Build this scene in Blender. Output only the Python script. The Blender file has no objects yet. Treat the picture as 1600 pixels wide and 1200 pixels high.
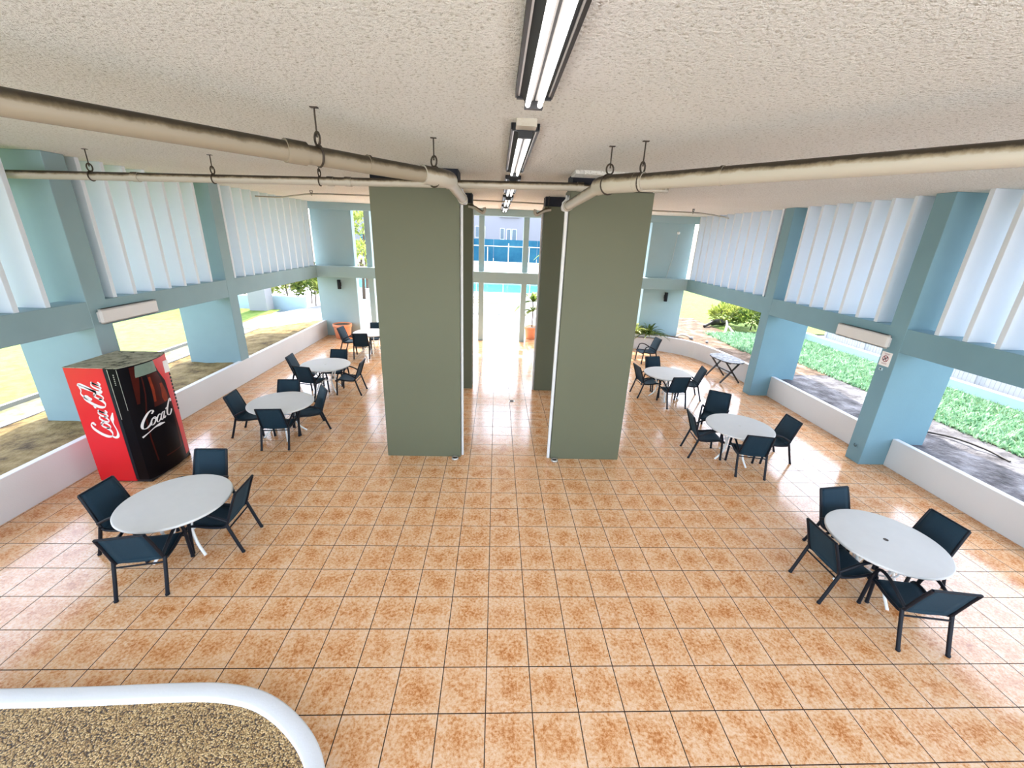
import bpy, math, random
import numpy as np
from mathutils import Vector, Matrix
random.seed(7)
rng = np.random.default_rng(7)
SC = bpy.context.scene
COL = SC.collection
PI = math.pi
T = 0.41                      # floor tile module in metres
ZC = 4.84                     # ceiling height
ZB0, ZB1 = 2.25, 2.67         # ring beam
GZ = 0.47                     # garden level outside

# ------------------------------------------------------------------ helpers
class MB:
    """collects geometry that is linked as ONE mesh object"""
    def __init__(s): s.v = []; s.f = []; s.sm = []
    def add(s, vs, fs, smooth=False):
        n = len(s.v); s.v += [tuple(p) for p in vs]
        s.f += [tuple(i + n for i in f) for f in fs]; s.sm += [smooth] * len(fs)
        return s
    def box(s, x0, x1, y0, y1, z0, z1, M=None, bev=0.0):
        if bev > 0:
            b = bev; vs = []
            for z, k in ((z0, b), (z0 + b, 0), (z1 - b, 0), (z1, b)):
                q = b
                for (x, y) in ((x0 + q, y0), (x1 - q, y0), (x1, y0 + q), (x1, y1 - q), (x1 - q, y1), (x0 + q, y1), (x0, y1 - q), (x0, y0 + q)):
                    cx, cy = (x0 + x1) / 2, (y0 + y1) / 2
                    dx = x - math.copysign(k, x - cx); dy = y - math.copysign(k, y - cy)
                    vs.append((dx, dy, z))
            fs = [tuple(range(7, -1, -1)), tuple(range(24, 32))]
            for r in range(3):
                for i in range(8):
                    j = (i + 1) % 8; fs.append((r * 8 + i, r * 8 + j, r * 8 + 8 + j, r * 8 + 8 + i))
        else:
            vs = [(x0, y0, z0), (x1, y0, z0), (x1, y1, z0), (x0, y1, z0), (x0, y0, z1), (x1, y0, z1), (x1, y1, z1), (x0, y1, z1)]
            fs = [(3, 2, 1, 0), (4, 5, 6, 7), (0, 1, 5, 4), (1, 2, 6, 5), (2, 3, 7, 6), (3, 0, 4, 7)]
        if M is not None: vs = [M @ Vector(p) for p in vs]
        return s.add(vs, fs)
    def tube(s, pts, r, n=8, caps=True, closed=False, smooth_path=0):
        P = [Vector(p) for p in pts]
        if smooth_path: P = catmull(P, smooth_path, closed)
        m = len(P); rad = r if hasattr(r, '__len__') else [r] * m
        if len(rad) != m: rad = [rad[min(int(i * len(rad) / m), len(rad) - 1)] for i in range(m)]
        tans = []
        for i in range(m):
            a = P[i - 1] if (i > 0 or closed) else P[i]
            b = P[(i + 1) % m] if (i < m - 1 or closed) else P[i]
            t = (b - a)
            tans.append(t.normalized() if t.length > 1e-9 else Vector((0, 0, 1)))
        up = Vector((0, 0, 1)) if abs(tans[0].z) < 0.9 else Vector((0, 1, 0))
        nrm = (up - tans[0] * up.dot(tans[0])).normalized()
        vs = []
        for i in range(m):
            if i: nrm = (nrm - tans[i] * nrm.dot(tans[i])); nrm = nrm.normalized() if nrm.length > 1e-6 else tans[i].orthogonal().normalized()
            b = tans[i].cross(nrm)
            for k in range(n):
                a = 2 * PI * k / n; vs.append(P[i] + (nrm * math.cos(a) + b * math.sin(a)) * rad[i])
        fs = []
        for i in range(m if closed else m - 1):
            j = (i + 1) % m
            for k in range(n):
                l = (k + 1) % n; fs.append((i * n + k, j * n + k, j * n + l, i * n + l))
        s.add(vs, fs, True)
        if caps and not closed:
            s.add(vs[:n], [tuple(range(n))]); s.add(vs[-n:], [tuple(range(n - 1, -1, -1))])
        return s
    def lathe(s, prof, c=(0, 0, 0), n=24, smooth=True):
        vs = []
        for (r, z) in prof:
            for k in range(n):
                a = 2 * PI * k / n; vs.append((c[0] + r * math.cos(a), c[1] + r * math.sin(a), c[2] + z))
        fs = []
        for i in range(len(prof) - 1):
            for k in range(n):
                l = (k + 1) % n; fs.append((i * n + k, i * n + l, (i + 1) * n + l, (i + 1) * n + k))
        fs.append(tuple(range(n - 1, -1, -1))); fs.append(tuple((len(prof) - 1) * n + k for k in range(n)))
        return s.add(vs, fs, smooth)
    def prism(s, poly, z0, z1):
        n = len(poly)
        vs = [(p[0], p[1], z0) for p in poly] + [(p[0], p[1], z1) for p in poly]
        fs = [tuple(range(n - 1, -1, -1)), tuple(range(n, 2 * n))] + [(i, (i + 1) % n, n + (i + 1) % n, n + i) for i in range(n)]
        return s.add(vs, fs)
    def build(s, name, mat, parent=None, autosmooth=True, loc=None):
        me = bpy.data.meshes.new(name)
        o = (Vector(loc) if loc is not None else (parent_origin(parent)))
        me.from_pydata([(v[0] - o[0], v[1] - o[1], v[2] - o[2]) for v in s.v], [], s.f)
        me.polygons.foreach_set('use_smooth', s.sm)
        me.materials.append(mat); me.update()
        ob = bpy.data.objects.new(name, me); COL.objects.link(ob)
        if parent is not None: ob.parent = parent
        elif loc is not None: ob.location = loc
        return ob

LOCAL = {}
def parent_origin(p):
    """world parts are given in world coordinates; parts of locally built things in local ones"""
    if p is None or LOCAL.get(p.name): return Vector((0, 0, 0))
    o = Vector((0, 0, 0))
    while p is not None:
        if not LOCAL.get(p.name): o += p.location
        p = p.parent
    return o

def catmull(P, k, closed=False):
    out = []; n = len(P)
    for i in range(n if closed else n - 1):
        p1, p2 = P[i], P[(i + 1) % n]
        p0 = P[i - 1] if (i > 0 or closed) else p1 * 2 - p2
        p3 = P[(i + 2) % n] if (i + 2 < n or closed) else p2 * 2 - p1
        for j in range(k):
            t = j / k
            out.append(0.5 * ((2 * p1) + (p2 - p0) * t + (2 * p0 - 5 * p1 + 4 * p2 - p3) * t * t + (3 * p1 - p0 - 3 * p2 + p3) * t ** 3))
    if not closed: out.append(P[-1].copy())
    return out

def tag(o, label=None, cat=None, group=None, kind=None):
    if label: o['label'] = label
    if cat: o['category'] = cat
    if group: o['group'] = group
    if kind: o['kind'] = kind
    return o
def empty(name, loc=(0, 0, 0), rz=0.0, local=False):
    o = bpy.data.objects.new(name, None); COL.objects.link(o)
    o.location = loc; o.rotation_euler = (0, 0, rz); o.empty_display_size = 0.1
    if local: LOCAL[o.name] = True
    return o
def dup(root, loc, rz, label=None, group=None):
    r = root.copy(); COL.objects.link(r); r.location = loc; r.rotation_euler = (0, 0, rz)
    if label: r['label'] = label
    if group: r['group'] = group
    for ch in list(root.children):
        c = ch.copy(); COL.objects.link(c); c.parent = r
        for g in ch.children:
            d = g.copy(); COL.objects.link(d); d.parent = c
    return r
def struct(o, label, cat): return tag(o, label, cat, kind='structure')

# ------------------------------------------------------------------ materials
def srgb(r, g, b):
    f = lambda c: (c / 255 / 12.92) if c / 255 <= 0.04045 else ((c / 255 + 0.055) / 1.055) ** 2.4
    return (f(r), f(g), f(b), 1)
def new_mat(name):
    m = bpy.data.materials.new(name); m.use_nodes = True
    nt = m.node_tree; b = nt.nodes['Principled BSDF']
    return m, nt, b
def nd(nt, t, **kw):
    n = nt.nodes.new(t)
    for k, v in kw.items():
        if k.startswith('i_'): n.inputs[k[2:].replace('_', ' ')].default_value = v
        else: setattr(n, k, v)
    return n
def plain(name, col, rough=0.6, metal=0.0, noise=0.06, nscale=6.0, bump=0.0, bscale=80.0, spec=0.5, sheen=None):
    m, nt, b = new_mat(name)
    b.inputs['Roughness'].default_value = rough; b.inputs['Metallic'].default_value = metal
    b.inputs['Specular IOR Level'].default_value = spec
    tc = nd(nt, 'ShaderNodeTexCoord')
    nz = nd(nt, 'ShaderNodeTexNoise', i_Scale=nscale, i_Detail=5.0)
    nt.links.new(tc.outputs['Object'], nz.inputs['Vector'])
    mx = nd(nt, 'ShaderNodeMix', data_type='RGBA')
    mx.inputs[6].default_value = tuple(c * (1 - noise) for c in col[:3]) + (1,)
    mx.inputs[7].default_value = tuple(min(1, c * (1 + noise)) for c in col[:3]) + (1,)
    nt.links.new(nz.outputs['Fac'], mx.inputs[0]); nt.links.new(mx.outputs[2], b.inputs['Base Color'])
    if bump > 0:
        n2 = nd(nt, 'ShaderNodeTexNoise', i_Scale=bscale, i_Detail=3.0)
        nt.links.new(tc.outputs['Object'], n2.inputs['Vector'])
        bp = nd(nt, 'ShaderNodeBump', i_Strength=bump, i_Distance=0.01)
        nt.links.new(n2.outputs['Fac'], bp.inputs['Height']); nt.links.new(bp.outputs['Normal'], b.inputs['Normal'])
    return m
def mottled(name, stops, scale, rough=0.9, detail=8.0, bump=0.0, bscale=40.0, dist=0.03):
    m, nt, b = new_mat(name); b.inputs['Roughness'].default_value = rough
    b.inputs['Specular IOR Level'].default_value = 0.2
    tc = nd(nt, 'ShaderNodeTexCoord'); nz = nd(nt, 'ShaderNodeTexNoise', i_Scale=scale, i_Detail=detail, i_Roughness=0.65)
    nt.links.new(tc.outputs['Object'], nz.inputs['Vector'])
    cr = nd(nt, 'ShaderNodeValToRGB'); e = cr.color_ramp.elements
    e[0].position, e[0].color = stops[0]; e[1].position, e[1].color = stops[-1]
    for p, c in stops[1:-1]: k = e.new(p); k.color = c
    nt.links.new(nz.outputs['Fac'], cr.inputs['Fac']); nt.links.new(cr.outputs['Color'], b.inputs['Base Color'])
    if bump:
        n2 = nd(nt, 'ShaderNodeTexNoise', i_Scale=bscale, i_Detail=6.0)
        nt.links.new(tc.outputs['Object'], n2.inputs['Vector'])
        bp = nd(nt, 'ShaderNodeBump', i_Strength=bump, i_Distance=dist)
        nt.links.new(n2.outputs['Fac'], bp.inputs['Height']); nt.links.new(bp.outputs['Normal'], b.inputs['Normal'])
    return m

def tile_material():
    m, nt, b = new_mat('glazed_floor_tile'); L = nt.links.new
    tc = nd(nt, 'ShaderNodeTexCoord')
    br = nd(nt, 'ShaderNodeTexBrick', offset=0.0, squash=1.0)
    for k, v in (('Scale', 1.0), ('Mortar Size', 0.0048), ('Mortar Smooth', 0.1), ('Bias', 0.0), ('Brick Width', T), ('Row Height', T)): br.inputs[k].default_value = v
    br.inputs['Color1'].default_value = (0.25, 0.25, 0.25, 1); br.inputs['Color2'].default_value = (0.75, 0.75, 0.75, 1)
    L(tc.outputs['Object'], br.inputs['Vector'])
    # every tile has its own mottling, denser towards its middle
    vm = lambda op, **k: nd(nt, 'ShaderNodeVectorMath', operation=op, **k)
    q = vm('SCALE'); q.inputs['Scale'].default_value = 1 / T; L(tc.outputs['Object'], q.inputs[0])
    fl = vm('FLOOR'); L(q.outputs[0], fl.inputs[0]); fr_ = vm('FRACTION'); L(q.outputs[0], fr_.inputs[0])
    wn = nd(nt, 'ShaderNodeTexWhiteNoise', noise_dimensions='2D'); L(fl.outputs[0], wn.inputs['Vector'])
    of = vm('SCALE'); of.inputs['Scale'].default_value = 9.0; L(wn.outputs['Color'], of.inputs[0])
    ad = vm('ADD'); L(tc.outputs['Object'], ad.inputs[0]); L(of.outputs[0], ad.inputs[1])
    n1 = nd(nt, 'ShaderNodeTexNoise', i_Scale=6.0, i_Detail=3.0, i_Roughness=0.6); n2 = nd(nt, 'ShaderNodeTexNoise', i_Scale=36.0, i_Detail=6.0, i_Roughness=0.75)
    for n in (n1, n2): L(ad.outputs[0], n.inputs['Vector'])
    ce = vm('SUBTRACT'); ce.inputs[1].default_value = (0.5, 0.5, 0); L(fr_.outputs[0], ce.inputs[0])
    mz = vm('MULTIPLY'); mz.inputs[1].default_value = (1, 1, 0); L(ce.outputs[0], mz.inputs[0])
    ln = vm('LENGTH'); L(mz.outputs[0], ln.inputs[0])
    ma = lambda op, a, k: (lambda n: (L(a, n.inputs[0]), setattr(n.inputs[1], 'default_value', k), n)[2])(nd(nt, 'ShaderNodeMath', operation=op))
    a1 = ma('MULTIPLY', n1.outputs['Fac'], 0.40); a2 = ma('MULTIPLY', n2.outputs['Fac'], 1.15); a3 = ma('MULTIPLY', ln.outputs['Value'], -0.24)
    s1 = nd(nt, 'ShaderNodeMath', operation='ADD'); L(a1.outputs[0], s1.inputs[0]); L(a2.outputs[0], s1.inputs[1])
    s2 = nd(nt, 'ShaderNodeMath', operation='ADD'); L(s1.outputs[0], s2.inputs[0]); L(a3.outputs[0], s2.inputs[1])
    cr = nd(nt, 'ShaderNodeValToRGB'); el = cr.color_ramp.elements
    el[0].position = 0.0; el[0].color = TILE[0]; el[1].position = 1.0; el[1].color = TILE[3]
    k = el.new(0.4); k.color = TILE[1]; k = el.new(0.7); k.color = TILE[2]
    mr = nd(nt, 'ShaderNodeMapRange'); mr.inputs['From Min'].default_value = 0.50; mr.inputs['From Max'].default_value = 0.89
    L(s2.outputs[0], mr.inputs['Value']); L(mr.outputs[0], cr.inputs['Fac'])
    mx = nd(nt, 'ShaderNodeMix', data_type='RGBA'); L(br.outputs['Fac'], mx.inputs[0]); L(cr.outputs['Color'], mx.inputs[6]); mx.inputs[7].default_value = (0.030, 0.012, 0.005, 1)
    L(mx.outputs[2], b.inputs['Base Color'])
    r = nd(nt, 'ShaderNodeMapRange'); r.inputs['To Min'].default_value = 0.16; r.inputs['To Max'].default_value = 1.0; L(br.outputs['Fac'], r.inputs['Value'])
    L(r.outputs[0], b.inputs['Roughness'])
    bp = nd(nt, 'ShaderNodeBump', i_Strength=0.25, i_Distance=0.004); bp.invert = True; L(br.outputs['Fac'], bp.inputs['Height'])
    b2 = nd(nt, 'ShaderNodeBump', i_Strength=0.06, i_Distance=0.004); L(n2.outputs['Fac'], b2.inputs['Height']); L(bp.outputs['Normal'], b2.inputs['Normal'])
    L(b2.outputs['Normal'], b.inputs['Normal'])
    b.inputs['Specular IOR Level'].default_value = 0.42
    return m
TILE = [(0.77, 0.54, 0.355, 1), (0.725, 0.435, 0.235, 1), (0.625, 0.290, 0.112, 1), (0.44, 0.150, 0.038, 1)]

def stucco_material():
    m, nt, b = new_mat('stucco_ceiling'); L = nt.links.new
    b.inputs['Roughness'].default_value = 1.0; b.inputs['Specular IOR Level'].default_value = 0.0
    tc = nd(nt, 'ShaderNodeTexCoord')
    n1 = nd(nt, 'ShaderNodeTexNoise', i_Scale=0.7, i_Detail=6.0); n2 = nd(nt, 'ShaderNodeTexNoise', i_Scale=38.0, i_Detail=5.0, i_Roughness=0.65)
    for n in (n1, n2): L(tc.outputs['Object'], n.inputs['Vector'])
    mx = nd(nt, 'ShaderNodeMix', data_type='RGBA'); mx.inputs[6].default_value = (0.86, 0.83, 0.77, 1); mx.inputs[7].default_value = (0.96, 0.94, 0.89, 1)
    L(n1.outputs['Fac'], mx.inputs[0])
    pt = nd(nt, 'ShaderNodeMapRange'); pt.inputs['From Min'].default_value = 0.30; pt.inputs['From Max'].default_value = 0.46; L(n2.outputs['Fac'], pt.inputs['Value'])
    m2 = nd(nt, 'ShaderNodeMix', data_type='RGBA'); m2.inputs[6].default_value = (0.50, 0.46, 0.38, 1); L(pt.outputs[0], m2.inputs[0]); L(mx.outputs[2], m2.inputs[7]); L(m2.outputs[2], b.inputs['Base Color'])
    bp = nd(nt, 'ShaderNodeBump', i_Strength=1.0, i_Distance=0.06); L(n2.outputs['Fac'], bp.inputs['Height']); L(bp.outputs['Normal'], b.inputs['Normal'])
    return m
def pebble_material():
    m, nt, b = new_mat('pebble_aggregate'); L = nt.links.new
    b.inputs['Roughness'].default_value = 0.6
    tc = nd(nt, 'ShaderNodeTexCoord'); vo = nd(nt, 'ShaderNodeTexVoronoi', i_Scale=85.0); vo.inputs['Randomness'].default_value = 1.0
    L(tc.outputs['Object'], vo.inputs['Vector'])
    cr = nd(nt, 'ShaderNodeValToRGB'); sp = nd(nt, 'ShaderNodeSeparateColor'); L(vo.outputs['Color'], sp.inputs[0]); L(sp.outputs[0], cr.inputs['Fac'])
    e = cr.color_ramp.elements; e[0].color = (0.22, 0.115, 0.03, 1); e[1].color = (0.76, 0.53, 0.25, 1); k = e.new(0.5); k.color = (0.48, 0.29, 0.10, 1)
    dk = nd(nt, 'ShaderNodeMapRange'); dk.inputs['From Min'].default_value = 0.5; dk.inputs['From Max'].default_value = 0.75; L(vo.outputs['Distance'], dk.inputs['Value'])
    mx = nd(nt, 'ShaderNodeMix', data_type='RGBA'); L(dk.outputs[0], mx.inputs[0]); L(cr.outputs['Color'], mx.inputs[6]); mx.inputs[7].default_value = (0.05, 0.025, 0.01, 1)
    L(mx.outputs[2], b.inputs['Base Color'])
    bp = nd(nt, 'ShaderNodeBump', i_Strength=1.0, i_Distance=0.012); bp.invert = True; L(vo.outputs['Distance'], bp.inputs['Height']); L(bp.outputs['Normal'], b.inputs['Normal'])
    return m
def grimy_pipe_material(name, c0, c1):
    m, nt, b = new_mat(name); L = nt.links.new
    b.inputs['Roughness'].default_value = 0.5
    tc = nd(nt, 'ShaderNodeTexCoord'); geo = nd(nt, 'ShaderNodeNewGeometry'); sx = nd(nt, 'ShaderNodeSeparateXYZ'); L(geo.outputs['Normal'], sx.inputs[0])
    nz = nd(nt, 'ShaderNodeTexNoise', i_Scale=9.0, i_Detail=7.0, i_Roughness=0.7); L(tc.outputs['Object'], nz.inputs['Vector'])
    a = nd(nt, 'ShaderNodeMath', operation='MULTIPLY_ADD'); a.inputs[1].default_value = 0.9; L(nz.outputs['Fac'], a.inputs[0]); L(sx.outputs['Z'], a.inputs[2])
    cr = nd(nt, 'ShaderNodeValToRGB'); L(a.outputs[0], cr.inputs['Fac']); e = cr.color_ramp.elements     # dust settled along the top of the pipe
    e[0].position = 0.45; e[0].color = c0; e[1].position = 1.0; e[1].color = (0.03, 0.02, 0.010, 1); k = e.new(0.70); k.color = c1
    L(cr.outputs['Color'], b.inputs['Base Color'])
    return m
def emit(name, col, s):
    m, nt, b = new_mat(name); b.inputs['Base Color'].default_value = col; b.inputs['Emission Color'].default_value = col; b.inputs['Emission Strength'].default_value = s
    return m
def foliage_material(name, c0, c1, trans=0.35):
    m, nt, b = new_mat(name); L = nt.links.new
    tc = nd(nt, 'ShaderNodeTexCoord'); nz = nd(nt, 'ShaderNodeTexNoise', i_Scale=7.0, i_Detail=4.0); L(tc.outputs['Object'], nz.inputs['Vector'])
    cr = nd(nt, 'ShaderNodeValToRGB'); L(nz.outputs['Fac'], cr.inputs['Fac']); e = cr.color_ramp.elements
    e[0].position = 0.35; e[0].color = c0; e[1].position = 0.65; e[1].color = c1
    L(cr.outputs['Color'], b.inputs['Base Color']); b.inputs['Roughness'].default_value = 0.5
    tr = nd(nt, 'ShaderNodeBsdfTranslucent'); L(cr.outputs['Color'], tr.inputs['Color'])
    ms = nd(nt, 'ShaderNodeMixShader'); ms.inputs[0].default_value = trans; out = nt.nodes['Material Output']
    L(b.outputs[0], ms.inputs[1]); L(tr.outputs[0], ms.inputs[2]); L(ms.outputs[0], out.inputs['Surface'])
    return m
def water_material():
    m, nt, b = new_mat('pool_water'); b.inputs['Base Color'].default_value = (0.02, 0.26, 0.34, 1); b.inputs['Roughness'].default_value = 0.08
    tc = nd(nt, 'ShaderNodeTexCoord'); nz = nd(nt, 'ShaderNodeTexNoise', i_Scale=2.5, i_Detail=4.0); nt.links.new(tc.outputs['Object'], nz.inputs['Vector'])
    bp = nd(nt, 'ShaderNodeBump', i_Strength=0.25, i_Distance=0.05); nt.links.new(nz.outputs['Fac'], bp.inputs['Height']); nt.links.new(bp.outputs['Normal'], b.inputs['Normal'])
    return m
def sling_material():
    m, nt, b = new_mat('sling_mesh_fabric'); L = nt.links.new
    tc = nd(nt, 'ShaderNodeTexCoord'); w = nd(nt, 'ShaderNodeTexNoise', i_Scale=160.0, i_Detail=2.0); L(tc.outputs['Object'], w.inputs['Vector'])
    mx = nd(nt, 'ShaderNodeMix', data_type='RGBA'); mx.inputs[6].default_value = (0.003, 0.013, 0.025, 1); mx.inputs[7].default_value = (0.010, 0.036, 0.056, 1)
    L(w.outputs['Fac'], mx.inputs[0]); L(mx.outputs[2], b.inputs['Base Color']); b.inputs['Roughness'].default_value = 0.75; b.inputs['Specular IOR Level'].default_value = 0.25
    b.inputs['Sheen Weight'].default_value = 0.06; b.inputs['Sheen Tint'].default_value = (0.4, 0.75, 0.95, 1)
    tr = nd(nt, 'ShaderNodeBsdfTransparent'); ms = nd(nt, 'ShaderNodeMixShader'); ms.inputs[0].default_value = 0.05
    L(b.outputs[0], ms.inputs[1]); L(tr.outputs[0], ms.inputs[2]); L(ms.outputs[0], nt.nodes['Material Output'].inputs['Surface'])
    return m

M = {}
M['tile'] = tile_material(); M['stucco'] = stucco_material(); M['pebble'] = pebble_material(); M['pipe'] = grimy_pipe_material('cream_pipe_paint', (0.40, 0.365, 0.30, 1), (0.25, 0.20, 0.13, 1)); M['pipe_dirty'] = grimy_pipe_material('grimy_brown_pipe_paint', (0.25, 0.21, 0.15, 1), (0.12, 0.09, 0.05, 1))
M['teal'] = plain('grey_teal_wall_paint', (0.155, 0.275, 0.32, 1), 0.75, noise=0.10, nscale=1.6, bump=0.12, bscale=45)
M['teal_lawn_lit'] = plain('lawn_lit_grey_teal', (0.205, 0.305, 0.325, 1), 0.75, noise=0.10, nscale=1.6, bump=0.12, bscale=45)  # same teal paint lightened, light off the lawn put into the colour
M['teal_overexposed'] = plain('overexposed_grey_teal', (0.30, 0.415, 0.44, 1), 0.75, noise=0.06, nscale=1.6, bump=0.1, bscale=45)  # same teal paint lightened, overexposure at the far end put into the colour
M['sage'] = plain('olive_grey_column_paint', (0.098, 0.102, 0.058, 1), 0.6, noise=0.06, nscale=0.9, bump=0.1, bscale=60)
M['louver'] = plain('white_louver_paint', (0.60, 0.645, 0.70, 1), 0.65, noise=0.03, nscale=2.0, bump=0.08, bscale=60)
M['parapet'] = plain('white_parapet_paint', (0.64, 0.635, 0.63, 1), 0.7, noise=0.05, nscale=1.5, bump=0.15, bscale=50)
M['white'] = plain('white_plastic', (0.80, 0.80, 0.78, 1), 0.4, noise=0.02)
M['tabletop'] = plain('white_table_top', (0.60, 0.59, 0.57, 1), 0.55, noise=0.04, nscale=9.0, bump=0.05, bscale=90, spec=0.3)
M['lamp_white'] = plain('beige_white_diffuser', (0.55, 0.53, 0.51, 1), 0.35, noise=0.03)
M['picket'] = plain('weathered_white_picket_paint', (0.43, 0.42, 0.43, 1), 0.7, noise=0.05)
M['frame'] = plain('black_powder_coat', (0.004, 0.006, 0.011, 1), 0.5, noise=0.1, spec=0.25)
M['sling'] = sling_material()
M['dark'] = plain('shadow_gap_black', (0.004, 0.005, 0.012, 1), 0.8, noise=0.1)  # near-black that stands for shade at the column heads
M['iron'] = plain('dark_rusted_steel', (0.045, 0.032, 0.022, 1), 0.6, metal=0.4, noise=0.4, nscale=30)
M['galv'] = plain('galvanised_steel', (0.55, 0.54, 0.50, 1), 0.4, metal=0.7, noise=0.15, nscale=12)
M['red'] = plain('red_vinyl', (0.60, 0.006, 0.014, 1), 0.35, noise=0.05, nscale=2.0)
M['script_white'] = plain('white_script_vinyl', (0.70, 0.66, 0.65, 1), 0.5, noise=0.01)
M['gloss_black'] = plain('gloss_black_front', (0.002, 0.0015, 0.003, 1), 0.3, noise=0.1, spec=0.12)
M['cola'] = plain('dark_cola_brown', (0.045, 0.005, 0.003, 1), 0.3, noise=0.5, nscale=5.0, spec=0.15)
M['amber'] = plain('amber_print', (0.20, 0.025, 0.008, 1), 0.3, noise=0.5, spec=0.15, nscale=8.0)
M['cap_green'] = plain('grey_green_cap_print', (0.16, 0.22, 0.175, 1), 0.3, noise=0.25, nscale=14.0)
M['dusty_top'] = mottled('dusty_metal_top', [(0.36, (0.02, 0.02, 0.014, 1)), (0.44, (0.26, 0.25, 0.18, 1)), (0.7, (0.42, 0.40, 0.31, 1))], 9.0, 0.8)
M['terracotta'] = plain('terracotta', (0.80, 0.30, 0.15, 1), 0.75, noise=0.12, nscale=4.0)
M['soil'] = mottled('dry_brown_soil', [(0.30, (0.06, 0.036, 0.012, 1)), (0.5, (0.20, 0.140, 0.055, 1)), (0.72, (0.33, 0.25, 0.12, 1))], 3.2, bump=0.9, bscale=14)
M['soil_grey'] = mottled('grey_brown_soil', [(0.30, (0.02, 0.018, 0.018, 1)), (0.5, (0.105, 0.10, 0.105, 1)), (0.72, (0.24, 0.235, 0.245, 1))], 2.2, bump=1.0, bscale=10, dist=0.06)
M['soil_brown'] = mottled('brown_grey_soil', [(0.30, (0.03, 0.02, 0.012, 1)), (0.5, (0.13, 0.085, 0.055, 1)), (0.72, (0.26, 0.20, 0.155, 1))], 2.6, bump=0.9, bscale=12, dist=0.05)
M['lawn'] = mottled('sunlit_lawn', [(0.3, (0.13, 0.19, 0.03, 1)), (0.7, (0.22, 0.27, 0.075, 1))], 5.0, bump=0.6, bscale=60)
M['lawn_mid'] = mottled('mid_green_lawn', [(0.3, (0.08, 0.15, 0.02, 1)), (0.7, (0.16, 0.22, 0.05, 1))], 5.0, bump=0.6, bscale=60)  # darker green for the far lawns
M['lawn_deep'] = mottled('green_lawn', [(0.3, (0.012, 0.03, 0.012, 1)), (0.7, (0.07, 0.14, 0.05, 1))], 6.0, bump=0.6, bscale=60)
M['sandy'] = mottled('pale_sandy_strip', [(0.3, (0.10, 0.11, 0.045, 1)), (0.55, (0.20, 0.20, 0.14, 1)), (0.75, (0.26, 0.25, 0.22, 1))], 4.0, bump=0.4, bscale=40)
M['grass_blade'] = foliage_material('grass_blade', (0.07, 0.21, 0.09, 1), (0.40, 0.60, 0.38, 1), 0.3)
M['leaf'] = foliage_material('shrub_leaf', (0.02, 0.07, 0.01, 1), (0.24, 0.30, 0.06, 1))
M['leaf_yellow'] = foliage_material('yellow_green_leaf', (0.14, 0.20, 0.02, 1), (0.42, 0.44, 0.12, 1), 0.4)
M['leaf_dark'] = foliage_material('dark_green_leaf', (0.008, 0.025, 0.006, 1), (0.06, 0.13, 0.03, 1))
M['bark'] = plain('brown_bark', (0.10, 0.07, 0.045, 1), 0.9, noise=0.4, nscale=20, bump=0.5, bscale=30)
M['pale_wood'] = plain('bleached_wood', (0.55, 0.50, 0.42, 1), 0.85, noise=0.25, nscale=18)
M['dark_wood'] = plain('dark_stained_wood', (0.018, 0.014, 0.012, 1), 0.5, noise=0.3, nscale=22)
M['worn_wood'] = mottled('worn_grey_tabletop', [(0.42, (0.02, 0.02, 0.024, 1)), (0.56, (0.16, 0.155, 0.16, 1)), (0.72, (0.34, 0.335, 0.34, 1))], 7.0, 0.5)
M['concrete'] = plain('white_concrete', (0.31, 0.31, 0.325, 1), 0.85, noise=0.05, nscale=1.2, bump=0.1, bscale=40)
M['bounce_paving'] = plain('unseen_bounce_paving', (0.78, 0.76, 0.70, 1), 0.9, noise=0.05, nscale=1.0)  # near-white colour for the added bounce ground, never in view
M['pale_blue'] = plain('pale_blue_wall_paint', (0.42, 0.56, 0.62, 1), 0.8, noise=0.1, nscale=2.0)
M['water'] = water_material()
M['wind'] = mottled('blue_windscreen', [(0.35, (0.008, 0.075, 0.13, 1)), (0.65, (0.03, 0.14, 0.20, 1))], 0.25, 0.8)
M['building'] = plain('white_building_paint', (0.30, 0.29, 0.31, 1), 0.8, noise=0.03, nscale=0.5)
M['glass_dark'] = plain('dark_window_glass', (0.12, 0.17, 0.21, 1), 0.15, noise=0.2)
M['yellow_slat'] = plain('pale_yellow_slat', (0.72, 0.66, 0.38, 1), 0.6, noise=0.05)
M['sign_white'] = plain('white_sign_sheet', (0.80, 0.76, 0.74, 1), 0.5, noise=0.02)
M['sign_red'] = plain('dark_red_print', (0.25, 0.02, 0.03, 1), 0.5, noise=0.05)
M['print_black'] = plain('black_print', (0.01, 0.01, 0.012, 1), 0.5, noise=0.05)
M['blue_steel'] = plain('blue_painted_steel', (0.05, 0.30, 0.60, 1), 0.4, noise=0.05)
M['tube'] = emit('fluorescent_tube', (1, 0.98, 0.95, 1), 0.9)
M['reflector'] = plain('white_enamel_reflector', (0.34, 0.33, 0.32, 1), 0.4, noise=0.05)
M['edge_black'] = plain('black_fixture_trim', (0.008, 0.008, 0.010, 1), 0.5, noise=0.1)

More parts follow.
